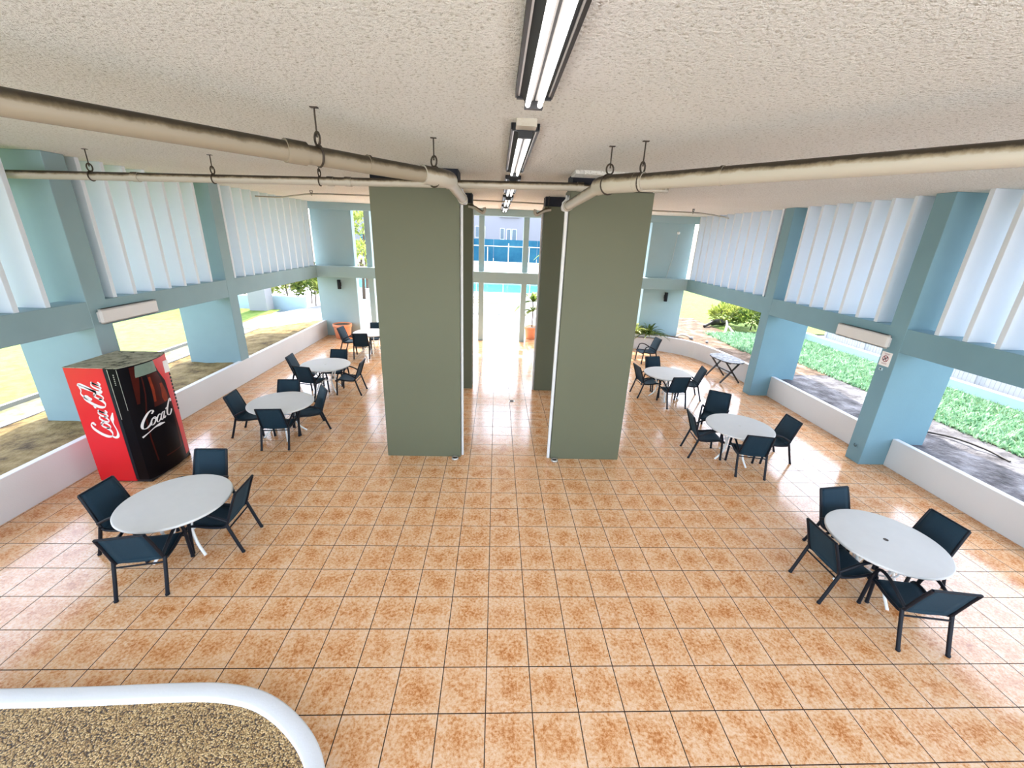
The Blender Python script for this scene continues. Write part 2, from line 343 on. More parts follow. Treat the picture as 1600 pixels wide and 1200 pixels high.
# ------------------------------------------------------------------ setting: floor, ceiling, grounds
XL, XR = -6.60, 7.13            # inner column faces
PL, PR = -6.58, 7.63            # inner faces of the low parapets
b = MB()
poly = [(-6.70, -4.6), (7.75, -4.6), (7.75, 12.6), (7.0, 13.4), (1.9, 14.15), (0.9, 14.15), (-0.5, 15.4), (-6.70, 15.4)]
b.prism(poly, -0.15, 0.0)
struct(b.build('floor', M['tile']), 'terracotta coloured glazed square floor tiles with dark grout lines', 'floor')
b = MB(); b.box(-8.3, 8.6, -4.6, 14.2, ZC, ZC + 0.35)
struct(b.build('ceiling', M['stucco']), 'cream stucco ceiling slab over the whole patio', 'ceiling')
b = MB(); b.box(-25, 25, -40, -4.6, -0.2, -0.005)  # unseen ground added to bounce sunlight onto the ceiling
struct(b.build('ground', M['bounce_paving']), 'added unseen pale paving bouncing sun in from behind the viewpoint', 'ground')

# parapets
b = MB(); b.box(PL - 0.11, PL, -4.6, 14.35, 0, 0.60, bev=0.008); b.box(PL - 0.11, PL + 0.30, 14.28, 14.40, 0, 0.60, bev=0.008)
struct(b.build('wall_left', M['parapet']), 'low white parapet along the lawn side behind the red vending machine', 'wall')
b = MB()
for y0, y1 in ((-4.6, 0.6), (0.98, 4.37), (4.70, 8.07)): b.box(PR, PR + 0.11, y0, y1, 0, 0.57, bev=0.008)
struct(b.build('wall_right', M['parapet']), 'low white parapet along the grey soil bed under the louvers', 'wall')
cw = catmull([Vector(p) for p in [(7.63, 8.40, 0), (7.61, 9.6, 0), (7.50, 10.8, 0), (7.22, 11.85, 0), (6.65, 12.50, 0), (5.85, 12.92, 0), (4.9, 13.05, 0), (4.2, 13.05, 0)]], 6)
b = MB(); n = len(cw); vs = []
for i, p in enumerate(cw):
    t = (cw[min(i + 1, n - 1)] - cw[max(i - 1, 0)]).normalized(); o = Vector((t.y, -t.x, 0)) * 0.11
    for q, z in ((p, 0), (p, 0.57), (p + o, 0.57), (p + o, 0)): vs.append((q.x, q.y, z))
fs = [(i * 4 + k, i * 4 + 4 + k, i * 4 + 4 + (k + 1) % 4, i * 4 + (k + 1) % 4) for i in range(n - 1) for k in range(4)] + [(0, 1, 2, 3), tuple((n - 1) * 4 + k for k in (3, 2, 1, 0))]
b.add(vs, fs)
struct(b.build('wall_curved', M['parapet']), 'curved low white parapet beside the folding table', 'wall')

# side columns (thin fins, deep outwards) and ring beams
def column(x0, x1, y0, y1, label, mat, ztop=ZC, name='column', bands=None):
    b = MB(); b.box(x0, x1, y0, y1, 0, ztop, bev=0.006)
    return struct(b.build(name, mat), label, 'column')
for (y0, lab) in ((0.67, 'grey teal column nearest the viewpoint on the soil bed side'), (4.37, 'grey teal column carrying the white prohibition sign'), (8.07, 'grey teal column beside the dark folding table')):
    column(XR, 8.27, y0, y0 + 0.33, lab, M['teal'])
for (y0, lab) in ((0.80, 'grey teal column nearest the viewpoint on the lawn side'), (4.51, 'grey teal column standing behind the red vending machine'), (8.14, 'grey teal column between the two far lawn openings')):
    column(-7.88, XL, y0, y0 + 0.35, lab, M['teal_lawn_lit'])
EL, ER = 13.62, 13.25           # far beam, lawn end and soil end
column(-6.75, -5.30, EL + 0.15, EL + 0.45, 'wide grey teal end pier behind the terracotta pot', M['teal_overexposed'])
column(5.62, 7.20, ER + 0.15, ER + 0.45, 'wide grey teal end pier behind the curved parapet', M['teal_overexposed'])
def beam(x0, x1, y0, y1, z0, z1, lab, M_=None, name='beam', mat=None):
    b = MB(); b.box(x0, x1, y0, y1, z0, z1, M=M_, bev=0.006)
    return struct(b.build(name, mat or M['teal']), lab, 'beam')
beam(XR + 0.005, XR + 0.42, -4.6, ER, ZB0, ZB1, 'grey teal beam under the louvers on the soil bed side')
beam(XL - 0.42, XL - 0.005, -4.6, EL, ZB0, ZB1, 'grey teal beam under the louvers on the lawn side', mat=M['teal_lawn_lit'])
ang = math.atan2(ER - EL, XR - XL); Lb = math.hypot(XR - XL, ER - EL)
Mb = Matrix.Translation((XL, EL, 0)) @ Matrix.Rotation(ang, 4, 'Z')
beam(-0.15, Lb + 0.15, -0.16, 0.14, ZB0 + 0.02, ZB1, 'grey teal beam crossing the far end at mid height', Mb, mat=M['teal_overexposed'])
beam(-0.15, Lb + 0.15, -0.02, 0.30, 4.60, ZC, 'grey teal lintel under the ceiling at the far end', Mb, mat=M['teal_overexposed'])
for x, lab in ((-0.57, 'slim grey teal post at the far passage nearest the terracotta drum pot'), (1.06, 'slim grey teal post at the far passage beside the potted palm'), (-4.72, 'slim white lit post beside the far pier behind the terracotta pot'), (4.75, 'slim post hidden beside the far pier of the curved parapet')):
    y = EL + (x - XL) / (XR - XL) * (ER - EL)
    column(x - 0.10, x + 0.10, y + 0.12, y + 0.42, lab, M['teal_overexposed'], name='post')

# central columns with a dark recessed head, a shadow gap put into colour
def centre_column(x0, x1, y0, y1, lab):
    c = empty('column', ((x0 + x1) / 2, (y0 + y1) / 2, 0)); struct(c, lab, 'column')
    b = MB(); b.box(x0, x1, y0, y1, 0, 4.63, bev=0.006); b.build('shaft', M['sage'], c)
    b = MB(); b.box(x0 + 0.02, x1 - 0.02, y0 + 0.02, y1 - 0.02, 4.63, ZC); tag(b.build('head_shadow_gap', M['dark'], c), 'dark recessed head painted as a shadow gap')
    return c
centre_column(-1.93, -0.585, 4.42, 4.92, 'olive grey front column nearer the vending machine')
centre_column(1.10, 2.39, 4.40, 4.90, 'olive grey front column nearer the prohibition sign')
centre_column(-1.93, -0.585, 8.10, 8.60, 'olive grey rear column half hidden on the vending machine side')
centre_column(1.10, 2.39, 8.08, 8.58, 'olive grey rear column half hidden on the prohibition sign side')

# louver screens: one screen per bay, fins are its parts
def louvers(xin, xout, ys, lab):
    s = empty('louver_screen', ((xin + xout) / 2, ys[0], ZB1)); tag(s, lab, 'louver screen', 'white louver screens above the beams', 'structure')
    for y in ys:
        b = MB(); b.box(min(xin, xout), max(xin, xout), y, y + 0.075, ZB1, ZC, bev=0.004); b.build('fin', M['louver'], s)
PIT = 0.43
louvers(XR + 0.03, XR + 0.62, [3.01 + PIT * k for k in (-4, -3, -2, -1, 0, 1, 2)], 'white upright louvers above the opening nearest the viewpoint on the sign side')
louvers(XR + 0.03, XR + 0.62, [5.02 + PIT * k for k in range(7)], 'white upright louvers between the sign column and the folding table column')
louvers(XR + 0.03, XR + 0.62, [8.50 + 0.445 * k for k in range(11)], 'white upright louvers above the bay of the folding table')
louvers(XL - 0.03, XL - 0.62, [3.91 - PIT * k for k in range(6)][::-1], 'white upright louvers before the column of the vending machine')
louvers(XL - 0.03, XL - 0.62, [5.05 + PIT * k for k in range(7)], 'white upright louvers right above the vending machine')
louvers(XL - 0.03, XL - 0.62, [8.55 + 0.435 * k for k in range(12)], 'white upright louvers between the lawn column and the far pier')

# ------------------------------------------------------------------ ceiling lights
def strip_light(x, y0, y1, lab, endbox=False):
    r = empty('strip_light', (x, (y0 + y1) / 2, ZC)); tag(r, lab, 'ceiling light', 'twin tube ceiling lights in a row')
    b = MB(); b.box(x - 0.05, x + 0.05, y0, y1, ZC - 0.07, ZC, bev=0.006); b.build('housing', M['reflector'], r)
    b = MB(); b.box(x - 0.006, x + 0.006, y0 + 0.02, y1 - 0.02, ZC - 0.074, ZC - 0.070); b.build('centre_slot', M['edge_black'], r)
    for sgn in (-1, 1):
        b = MB()
        vs = [(x + sgn * 0.05, y0, ZC - 0.07), (x + sgn * 0.115, y0, ZC - 0.005), (x + sgn * 0.118, y0, ZC - 0.012), (x + sgn * 0.052, y0, ZC - 0.08)]
        vs += [(a, y1, c) for a, _, c in vs]
        b.add(vs, [(0, 1, 2, 3), (7, 6, 5, 4)] + [(k, 4 + k, 4 + (k + 1) % 4, (k + 1) % 4) for k in range(4)])
        b.build('reflector', M['edge_black'], r)
        b = MB(); b.box(x + sgn * 0.100 - 0.005, x + sgn * 0.100 + 0.005, y0 - 0.01, y1 + 0.01, ZC - 0.045, ZC - 0.002); b.build('trim_rail', M['reflector'], r)
        b = MB(); xa, xb = sorted((x + sgn * 0.106, x + sgn * 0.124)); b.box(xa, xb, y0 - 0.012, y1 + 0.012, ZC - 0.05, ZC - 0.001); b.build('side_trim', M['edge_black'], r)
        b = MB(); b.tube([(x + sgn * 0.040, y0 + 0.03, ZC - 0.095), (x + sgn * 0.040, y1 - 0.02, ZC - 0.095)], 0.017, 12); b.build('tube', M['tube'], r)
    for ye in (y0, y1):
        b = MB(); b.box(x - 0.115, x + 0.115, ye - 0.012, ye + 0.012, ZC - 0.06, ZC); b.box(x - 0.06, x + 0.06, ye - 0.02, ye + 0.02, ZC - 0.115, ZC - 0.06); b.build('end_plate', M['edge_black'], r)
    if endbox:
        b = MB(); b.box(x - 0.085, x + 0.085, y0 - 0.16, y0 - 0.02, ZC - 0.055, ZC); tag(b.build('junction_box', M['pipe'], r), 'beige junction box')
    return r
for (y0, y1, lab, e) in ((-1.60, 0.79, 'twin tube strip light nearest the viewpoint, black edged', False), (1.66, 4.06, 'twin tube strip light with beige end box before the pipes', True),
                         (4.85, 7.2, 'twin tube strip light between front and rear columns', False), (8.1, 10.4, 'twin tube strip light just past the rear columns', False),
                         (11.2, 13.3, 'twin tube strip light close to the far lintel', False)):
    strip_light(0.225 if y0 < 2 else 0.235, y0, y1, lab, e)

# ------------------------------------------------------------------ pipes and hangers
def coupling(b, p, d, r, L=0.12):
    p, d = Vector(p), Vector(d).normalized(); b.tube([p - d * L / 2, p + d * L / 2], r, 16)
PA = dict(z=4.50)
# big drain pipe, vending machine side
r = empty('drain_pipe', (-0.66, 2.45, 4.47)); tag(r, 'grimy cream drain pipe running diagonally to the column nearer the vending machine', 'pipe')
A0, A1 = Vector((-3.20, -0.32, 4.50)), Vector((-0.70, 2.33, 4.48)); dA = (A1 - A0).normalized()
b = MB(); b.tube([A0, A1 - dA * 0.05], 0.074, 20); b.build('main_run', M['pipe_dirty'], r)
b = MB(); b.tube([A1 - dA * 0.10, A1, A1 + Vector((0.09, 0.10, 0)), A1 + Vector((0.15, 0.24, 0)), A1 + Vector((0.16, 0.34, 0))], 0.090, 18, smooth_path=3); b.build('elbow', M['pipe'], r)
b = MB(); b.tube([(-0.545, 2.62, 4.48), (-0.525, 4.38, 4.42)], 0.062, 18); b.tube([(-0.525, 4.22, 4.425), (-0.525, 4.36, 4.42)], 0.073, 18); b.build('branch_run', M['pipe'], r)
b = MB(); b.tube([(-0.525, 4.36, 4.42), (-0.525, 4.46, 4.415), (-0.535, 4.50, 4.36), (-0.558, 4.51, 4.25), (-0.558, 4.51, 0.0)], [0.066] * 8 + [0.024] * 6, 14, smooth_path=3); tag(b.build('downpipe', M['parapet'], r), 'pale downpipe')
b = MB(); coupling(b, (-1.62, 1.355, 4.49), dA, 0.088, 0.16); b.build('coupling', M['pipe_dirty'], r)
b = MB(); coupling(b, (-1.18, 1.82, 4.49), dA, 0.079, 0.024); b.build('joint_band', M['pipe_dirty'], r)
# big drain pipe, sign side
r2 = empty('drain_pipe', (1.2, 2.4, 4.47)); tag(r2, 'cream drain pipe reaching the column nearer the prohibition sign', 'pipe')
C0, C1 = Vector((4.60, -1.30, 4.52)), Vector((1.27, 2.24, 4.48)); dC = (C1 - C0).normalized()
b = MB(); b.tube([C0, C1 - dC * 0.04], 0.076, 20); b.build('main_run', M['pipe'], r2)
b = MB(); b.tube([C1 - dC * 0.16, C1, C1 + Vector((-0.09, 0.10, 0)), C1 + Vector((-0.14, 0.25, 0)), C1 + Vector((-0.15, 0.36, 0))], 0.092, 18, smooth_path=3); b.build('elbow', M['pipe'], r2)
b = MB(); b.tube([(1.13, 2.55, 4.48), (1.06, 4.36, 4.39)], 0.066, 18); b.tube([(1.064, 4.24, 4.395), (1.06, 4.37, 4.39)], 0.076, 18); b.build('branch_run', M['pipe'], r2)
b = MB(); b.tube([(1.06, 4.34, 4.39), (1.04, 4.40, 4.385), (1.05, 4.45, 4.33), (1.068, 4.455, 4.2), (1.068, 4.455, 0.0)], [0.07] * 8 + [0.030] * 6, 14, smooth_path=3); tag(b.build('downpipe', M['parapet'], r2), 'pale downpipe')
b = MB(); coupling(b, C1 - dC * 0.20, dC, 0.090, 0.10); b.build('coupling', M['pipe'], r2)
b = MB(); coupling(b, (1.95, 1.52, 4.49), dC, 0.082, 0.024); b.build('joint_band', M['pipe'], r2)
# thinner pipe crossing in front of the columns
r3 = empty('cross_pipe', (-2.0, 4.2, 4.58)); tag(r3, 'thin cream pipe crossing the full width before the front columns', 'pipe')
bz = lambda x: 4.625 + (x - 0.2) * 0.0205
b = MB(); b.tube([(-9.0, 4.2, bz(-9.0)), (1.20, 4.2, bz(1.2))], 0.056, 18); b.build('main_run', M['pipe'], r3)
b = MB(); b.tube([(1.20, 4.2, bz(1.2)), (2.40, 4.2, bz(1.2) + 0.005), (2.46, 4.2, 4.66), (2.48, 4.2, 4.74)], 0.034, 14, smooth_path=3); b.build('end_elbow', M['pipe'], r3)
for x, z, q in ((-5.1, bz(-5.1), 0.064), (-2.4, bz(-2.4), 0.064), (-2.15, bz(-2.15), 0.064), (1.2, bz(1.2), 0.064), (1.95, bz(1.2), 0.044)):
    b = MB(); coupling(b, (x, 4.2, z), (1, 0, 0), q, 0.09); b.build('coupling', M['pipe'], r3)
# thin far pipe
r4 = empty('thin_pipe', (0, 9.2, 4.74)); tag(r4, 'very thin pipe bending along the ceiling behind the rear columns', 'pipe')
b = MB(); b.tube([(-6.6, 10.05, 4.70), (-6.1, 10.35, 4.72), (-5.4, 9.75, 4.74), (-4.6, 9.1, 4.75), (-3.2, 8.88, 4.75), (-0.6, 8.85, 4.745), (1.1, 9.0, 4.745), (4.3, 9.75, 4.745), (5.6, 9.85, 4.74), (6.6, 10.5, 4.72), (7.05, 10.9, 4.70)], 0.018, 10, smooth_path=5); b.build('pipe_run', M['pipe'], r4)
# small traps above the rear columns
for (x, s, lab) in ((-0.42, 1, 'short curled drain trap at the rear column of the vending machine side'), (0.98, -1, 'short curled drain trap at the rear column of the sign side')):
    t = empty('drain_trap', (x, 8.0, 4.5)); tag(t, lab, 'pipe')
    b = MB(); b.tube([(x - s * 0.26, 7.98, 4.56), (x - s * 0.12, 7.97, 4.53), (x, 7.97, 4.46), (x + s * .07, 7.97, 4.43), (x + s * 0.11, 7.97, 4.48), (x + s * 0.10, 7.97, 4.54)], 0.040, 12, smooth_path=4); b.build('trap_bend', M['pipe'], t)
    b = MB(); b.tube([(x - s * 0.20, 7.97, 4.56), (x - s * 0.20, 7.97, ZC)], 0.008, 8); b.build('rod', M['iron'], t)
    if s < 0:
        b = MB(); b.tube([(1.07, 8.15, 0.0), (1.07, 8.15, 4.46), (1.02, 8.0, 4.5)], 0.026, 10); tag(b.build('downpipe', M['parapet'], t), 'pale downpipe')
def hanger(x, y, z, R, axis, lab):
    h = empty('pipe_hanger', (x, y, ZC)); tag(h, lab, 'pipe hanger', 'threaded rod pipe hangers')
    b = MB(); b.tube([(x, y, z + R + 0.06), (x, y, ZC)], 0.007, 8); b.build('rod', M['iron'], h)
    d = Vector(axis).normalized(); n = Vector((0, 0, 1)); q = d.cross(n)
    b = MB(); b.tube([Vector((x, y, z)) + (q * math.cos(a) + n * math.sin(a)) * (R + 0.004) for a in [2 * PI * k / 24 for k in range(24)]], 0.009, 8, closed=True)
    tr = 0.05
    b.tube([Vector((x, y, z + R + tr)) + (q * math.cos(a) * 0.045 + n * math.sin(a) * tr) for a in [2 * PI * k / 16 for k in range(16)]], 0.009, 8, closed=True); b.build('clevis_ring', M['iron'], h)
    b = MB(); b.box(x - 0.03, x + 0.03, y - 0.02, y + 0.02, ZC - 0.006, ZC); b.build('ceiling_plate', M['iron'], h)
hanger(-1.49, 1.495, 4.49, 0.076, dA, 'rod hanger on the big diagonal pipe beside its coupling')
hanger(-0.67, 2.40, 4.48, 0.094, dA, 'rod hanger at the elbow of the pipe on the vending machine side')
hanger(1.42, 2.08, 4.48, 0.080, dC, 'rod hanger on the sign side pipe just before its elbow')
hanger(1.17, 2.38, 4.48, 0.094, (-0.4, 1, 0), 'rod hanger at the elbow of the pipe on the sign side')
hanger(-5.70, 4.2, bz(-5.7), 0.058, (1, 0, 0), 'rod hanger on the thin crossing pipe nearest the vending machine column')
hanger(-4.03, 4.2, bz(-4.03), 0.058, (1, 0, 0), 'rod hanger at the middle of the thin crossing pipe')
hanger(-2.55, 4.2, bz(-2.55), 0.058, (1, 0, 0), 'rod hanger on the thin crossing pipe next to the front column')
hanger(-4.73, 9.19, 4.75, 0.02, (1, -0.3, 0), 'small hanger on the far thin pipe on the lawn side')
hanger(5.45, 9.84, 4.742, 0.02, (1, 0, 0), 'small hanger on the far thin pipe on the soil bed side')
# white duct box beside the column head
b = MB(); b.box(1.08, 2.0, 4.0, 4.38, 4.79, ZC, bev=0.006); tag(b.build('ceiling_box', M['stucco']), 'shallow cream box on the ceiling before the sign side column', 'box')

# ------------------------------------------------------------------ wall fittings
def light_box(x, s, y0, y1, z0, z1, lab):
    r = empty('wall_light', (x, (y0 + y1) / 2, (z0 + z1) / 2)); tag(r, lab, 'wall light')
    b = MB(); xa, xb = sorted((x, x + s * 0.03)); b.box(xa, xb, y0 + 0.02, y1 - 0.02, z0 + 0.02, z1 - 0.02); b.build('back_plate', M['lamp_white'], r)
    b = MB(); xa, xb = sorted((x + s * 0.02, x + s * 0.085)); b.box(xa, xb, y0, y1, z0 - 0.01, z1 + 0.03, bev=0.03); b.build('diffuser', M['lamp_white'], r)
light_box(XR, -1, 4.56, 5.76, 2.275, 2.48, 'white rounded wall light on the beam above the prohibition sign')
light_box(XL, 1, 4.60, 5.82, 2.30, 2.505, 'white rounded wall light on the beam above the vending machine')
def sconce(x, y, z, lab):
    r = empty('sconce', (x, y, z)); tag(r, lab, 'wall lamp', 'black sconces on the far piers')
    b = MB(); b.box(x - 0.05, x + 0.05, y - 0.03, y, z - 0.07, z + 0.07, bev=0.008); b.build('bracket', M['frame'], r)
    b = MB(); b.lathe([(0.058, -0.17), (0.065, -0.16), (0.065, 0.16), (0.058, 0.17)], (x, y - 0.10, z), 20); b.build('cylinder_shade', M['frame'], r)
sconce(-5.92, EL + 0.15, 1.99, 'black cylinder sconce on the pier behind the terracotta pot')
sconce(6.50, ER + 0.15, 1.98, 'black cylinder sconce on the pier behind the curved parapet')
# round sensor with a hanging cord on the upper far pier
r = empty('round_sensor', (6.62, ER + 0.15, 4.28)); tag(r, 'small white dome with thin cord high on the far pier', 'sensor')
b = MB(); b.lathe([(0.055, 0), (0.055, 0.02), (0.04, 0.05), (0.01, 0.06)], (0, 0, 0), 16)
b.v = [(6.62 + p[0], ER + 0.15 - p[2], 4.28 + p[1]) for p in b.v]; b.build('dome', M['white'], r)
b = MB(); b.tube([(6.60, ER + 0.145, 4.22), (6.55, ER + 0.145, 3.4), (6.42, ER + 0.145, ZB1)], 0.006, 6); b.build('cord', M['galv'], r)
# prohibition sign
xs = XR - 0.004
r = empty('wall_sign', (XR, 4.575, 2.07)); tag(r, 'white sign with a red circle and slash fixed on the column', 'sign')
b = MB(); b.box(xs - 0.003, XR, 4.465, 4.665, 1.95, 2.205); b.build('sheet', M['sign_white'], r)
def disc_ring(b, yc, zc, R0, R1, x, n=36):
    vs = []
    for k in range(n):
        a = 2 * PI * k / n; vs += [(x, yc + R0 * math.cos(a), zc + R0 * math.sin(a)), (x, yc + R1 * math.cos(a), zc + R1 * math.sin(a))]
    b.add(vs, [(2 * k, 2 * ((k + 1) % n), 2 * ((k + 1) % n) + 1, 2 * k + 1) for k in range(n)])
def bar(b, p, q, w, x):
    (y0, z0), (y1, z1) = p, q; L = math.hypot(y1 - y0, z1 - z0); ny, nz = -(z1 - z0) / L * w / 2, (y1 - y0) / L * w / 2
    b.add([(x, y0 + ny, z0 + nz), (x, y1 + ny, z1 + nz), (x, y1 - ny, z1 - nz), (x, y0 - ny, z0 - nz)], [(0, 1, 2, 3)])
b = MB(); disc_ring(b, 4.565, 2.085, 0.046, 0.060, xs - 0.005); bar(b, (4.603, 2.125), (4.527, 2.045), 0.012, xs - 0.005); b.build('prohibition_ring', M['sign_red'], r)
b = MB(); bar(b, (4.525, 2.122), (4.560, 2.092), 0.020, xs - 0.0045); bar(b, (4.562, 2.095), (4.598, 2.055), 0.020, xs - 0.0045); bar(b, (4.575, 2.110), (4.592, 2.100), 0.014, xs - 0.0045); bar(b, (4.545, 2.08), (4.560, 2.055), 0.012, xs - 0.0045); b.build('figure', M['print_black'], r)
b = MB()
for z, w in ((2.178, 0.11), (2.163, 0.08), (2.003, 0.12), (1.988, 0.09)):
    yy = 4.565 + w / 2
    while yy > 4.565 - w / 2:
        q = random.uniform(0.008, 0.016); bar(b, (yy, z), (yy - q, z), 0.007, xs - 0.005); yy -= q + 0.005
b.build('small_text', M['sign_red'], r)
def switch(x, s, y, z, lab, w=0.075, h=0.05):
    r = empty('switch_plate', (x, y, z)); tag(r, lab, 'switch plate')
    b = MB(); xa, xb = sorted((x, x + s * 0.012)); b.box(xa, xb, y - w / 2, y + w / 2, z - h / 2, z + h / 2, bev=0.003); b.build('cover', M['pale_blue'], r)
    b = MB(); xa, xb = sorted((x + s * 0.010, x + s * 0.02)); b.box(xa, xb, y - 0.012, y + 0.012, z - 0.012, z + 0.012); b.build('toggle', M['print_black'], r)
switch(XR, -1, 4.585, 1.885, 'small grey switch plate under the prohibition sign')
def hook_outlet(x, s, y, z, lab):
    r = empty('electrical_outlet', (x, y, z)); tag(r, lab, 'outlet')
    b = MB(); xa, xb = sorted((x, x + s * 0.012)); b.box(xa, xb, y - 0.04, y + 0.04, z - 0.035, z + 0.035, bev=0.003); b.build('cover', M['teal'], r)
    b = MB(); b.tube([(x + s * 0.02, y + 0.025, z + 0.03), (x + s * 0.035, y + 0.005, z + 0.0), (x + s * 0.03, y - 0.02, z - 0.02), (x + s * 0.02, y - 0.03, z + 0.02)], 0.005, 6, smooth_path=4); b.build('wire', M['print_black'], r)
hook_outlet(XR, -1, 4.545, 0.33, 'small outlet with a dark wire low on the sign column')
hook_outlet(XL, 1, 4.70, 1.76, 'small outlet with dark wires behind the top of the vending machine')

# floor drains
def floor_drain(x, y, R, lab, raised=0.02):
    r = empty('floor_drain', (x, y, 0)); tag(r, lab, 'floor drain', 'round floor drains')
    b = MB(); b.lathe([(R, 0.0), (R, raised), (R * 0.86, raised + 0.004), (R * 0.8, raised * 0.6)], (x, y, 0), 24); b.build('rim', M['galv'], r)
    b = MB()
    for k in range(-2, 3): b.box(x - R * 0.6, x + R * 0.6, y + k * R * 0.26 - R * 0.06, y + k * R * 0.26 + R * 0.06, raised * 0.6, raised * 0.6 + 0.004)
    b.build('grate', M['iron'], r)
floor_drain(-0.68, 4.335, 0.062, 'round drain at the foot of the column nearer the vending machine', 0.035)
floor_drain(1.17, 4.315, 0.062, 'round drain at the foot of the column nearer the sign', 0.035)
floor_drain(0.47, 7.24, 0.075, 'flat round drain in the passage floor between the columns', 0.006)

# ------------------------------------------------------------------ planter at the viewpoint
out = [Vector(p) for p in [(-5.6, 0.03, 0), (-3.95, 0.045, 0), (-3.3, 0.055, 0), (-2.55, 0.08, 0), (-2.2, 0.075, 0), (-1.9, 0.025, 0), (-1.65, -0.075, 0), (-1.42, -0.22, 0), (-1.25, -0.37, 0), (-1.13, -0.54, 0), (-1.07, -0.75, 0), (-1.05, -1.1, 0), (-1.05, -1.9, 0)]]
path = catmull(out, 5)
def offset(path, d):
    res = []
    for i, p in enumerate(path):
        t = (path[min(i + 1, len(path) - 1)] - path[max(i - 1, 0)]).normalized(); res.append(p + Vector((t.y, -t.x, 0)) * d)
    return res
inn = offset(path, 0.125)
r = empty('planter', (-3, -0.6, 0)); tag(r, 'curved white planter curb filled with brown pebble aggregate', 'planter')
b = MB(); vs = []
for p, q in zip(path, inn): vs += [(p.x, p.y, 0), (p.x, p.y, 0.295), (p.x * .9 + q.x * .1, p.y * .9 + q.y * .1, 0.30), (p.x * .1 + q.x * .9, p.y * .1 + q.y * .9, 0.30), (q.x, q.y, 0.295), (q.x, q.y, 0.0)]
n = len(path)
b.add(vs, [(i * 6 + k, i * 6 + 6 + k, i * 6 + 6 + k + 1, i * 6 + k + 1) for i in range(n - 1) for k in range(5)], True)
b.build('curb', M['parapet'], r)
b = MB(); b.prism([(p.x, p.y) for p in inn] + [(-5.6, -1.9)], 0.0, 0.245); tag(b.build('pebble_bed', M['pebble'], r), 'brown pebble aggregate', kind='stuff')

# ------------------------------------------------------------------ tables and chairs
def make_table(label):
    t = empty('patio_table', local=True); tag(t, label, 'table', 'round white patio tables')
    R, H = 0.595, 0.70
    b = MB(); b.lathe([(R - 0.012, H - 0.034), (R, H - 0.022), (R, H - 0.010), (R - 0.006, H - 0.002), (R - 0.014, H)], n=72, smooth=False); b.build('tabletop', M['tabletop'], t)
    for k in range(4):
        a = PI / 4 + k * PI / 2; c, s = math.cos(a), math.sin(a)
        b = MB(); b.tube([(c * q, s * q, z) for q, z in ((0.42, H - 0.035), (0.35, H - 0.10), (0.25, 0.48), (0.21, 0.32), (0.26, 0.14), (0.38, 0.012))], 0.017, 10, smooth_path=4); b.build('leg', M['white'], t)
    b = MB(); b.tube([(0.215 * math.cos(a), 0.215 * math.sin(a), 0.34) for a in [2 * PI * k / 28 for k in range(28)]], 0.010, 8, closed=True); b.build('brace_ring', M['white'], t)
    b = MB(); b.tube([(0.43 * math.cos(a), 0.43 * math.sin(a), H - 0.045) for a in [2 * PI * k / 36 for k in range(36)]], 0.013, 8, closed=True); b.build('apron_ring', M['frame'], t)
    return t
TABLES = [(-3.895, 2.03, 'round white table beside the red vending machine'), (4.70, 1.41, 'round white table with a dark hole nearest the bed of grey soil'),
          (4.695, 4.53, 'second round white table from the viewpoint on the sign side'), (-4.16, 5.21, 'second round white table from the viewpoint on the lawn side'),
          (-4.28, 7.74, 'third round white table from the viewpoint on the lawn side'), (4.56, 7.72, 'round white table before the folding table and lone chair'),
          (-4.18, 11.45, 'farthest round white table close to the terracotta pot')]
t0 = make_table(TABLES[0][2])
for i, (x, y, lab) in enumerate(TABLES):
    if i == 0: t0.location = (x, y, 0); t0.rotation_euler = (0, 0, 0.3)
    else:
        o = dup(t0, (x, y, 0), 0.2 + i * 0.37, lab)
        if i in (1, 2, 4):
            LOCAL[o.name] = True
            b = MB(); b.lathe([(0.026, 0.696), (0.026, 0.7025), (0.016, 0.7035), (0.013, 0.701)], n=20); tag(b.build('umbrella_hole', M['iron'] if i == 1 else M['galv'], o), 'umbrella hole cover')

def strip_mesh(b, rows, th=0.008):
    """fabric stretched between paired left and right points, with thickness"""
    n = len(rows); vs = []
    m = 5
    nr = []
    for i in range(n):
        a, c = Vector(rows[max(i - 1, 0)][0]), Vector(rows[min(i + 1, n - 1)][0]); t = (c - a).normalized(); nr.append(Vector((1, 0, 0)).cross(t).normalized())
    for side in (0, 1):
        for i, (l, r, sag) in enumerate(rows):
            l, r = Vector(l), Vector(r)
            for k in range(m + 1):
                u = k / m; p = l.lerp(r, u) - nr[i] * ((sag if 0 < i < n - 1 else 0.0) * 4 * u * (1 - u)) - nr[i] * (th * side); vs.append(p)
    w = m + 1; fs = []
    for i in range(n - 1):
        for k in range(m):
            a = i * w + k; fs.append((a, a + 1, a + w + 1, a + w)); o = n * w; fs.append((o + a + w, o + a + w + 1, o + a + 1, o + a))
    o = n * w
    for k in range(m): fs.append((k, o + k, o + k + 1, k + 1)); a = (n - 1) * w + k; fs.append((a + 1, o + a + 1, o + a, a))
    for i in range(n - 1):
        fs.append((i * w, i * w + w, o + i * w + w, o + i * w)); a = i * w + m; fs.append((a + w, a, o + a, o + a + w))
    b.add(vs, fs, True)
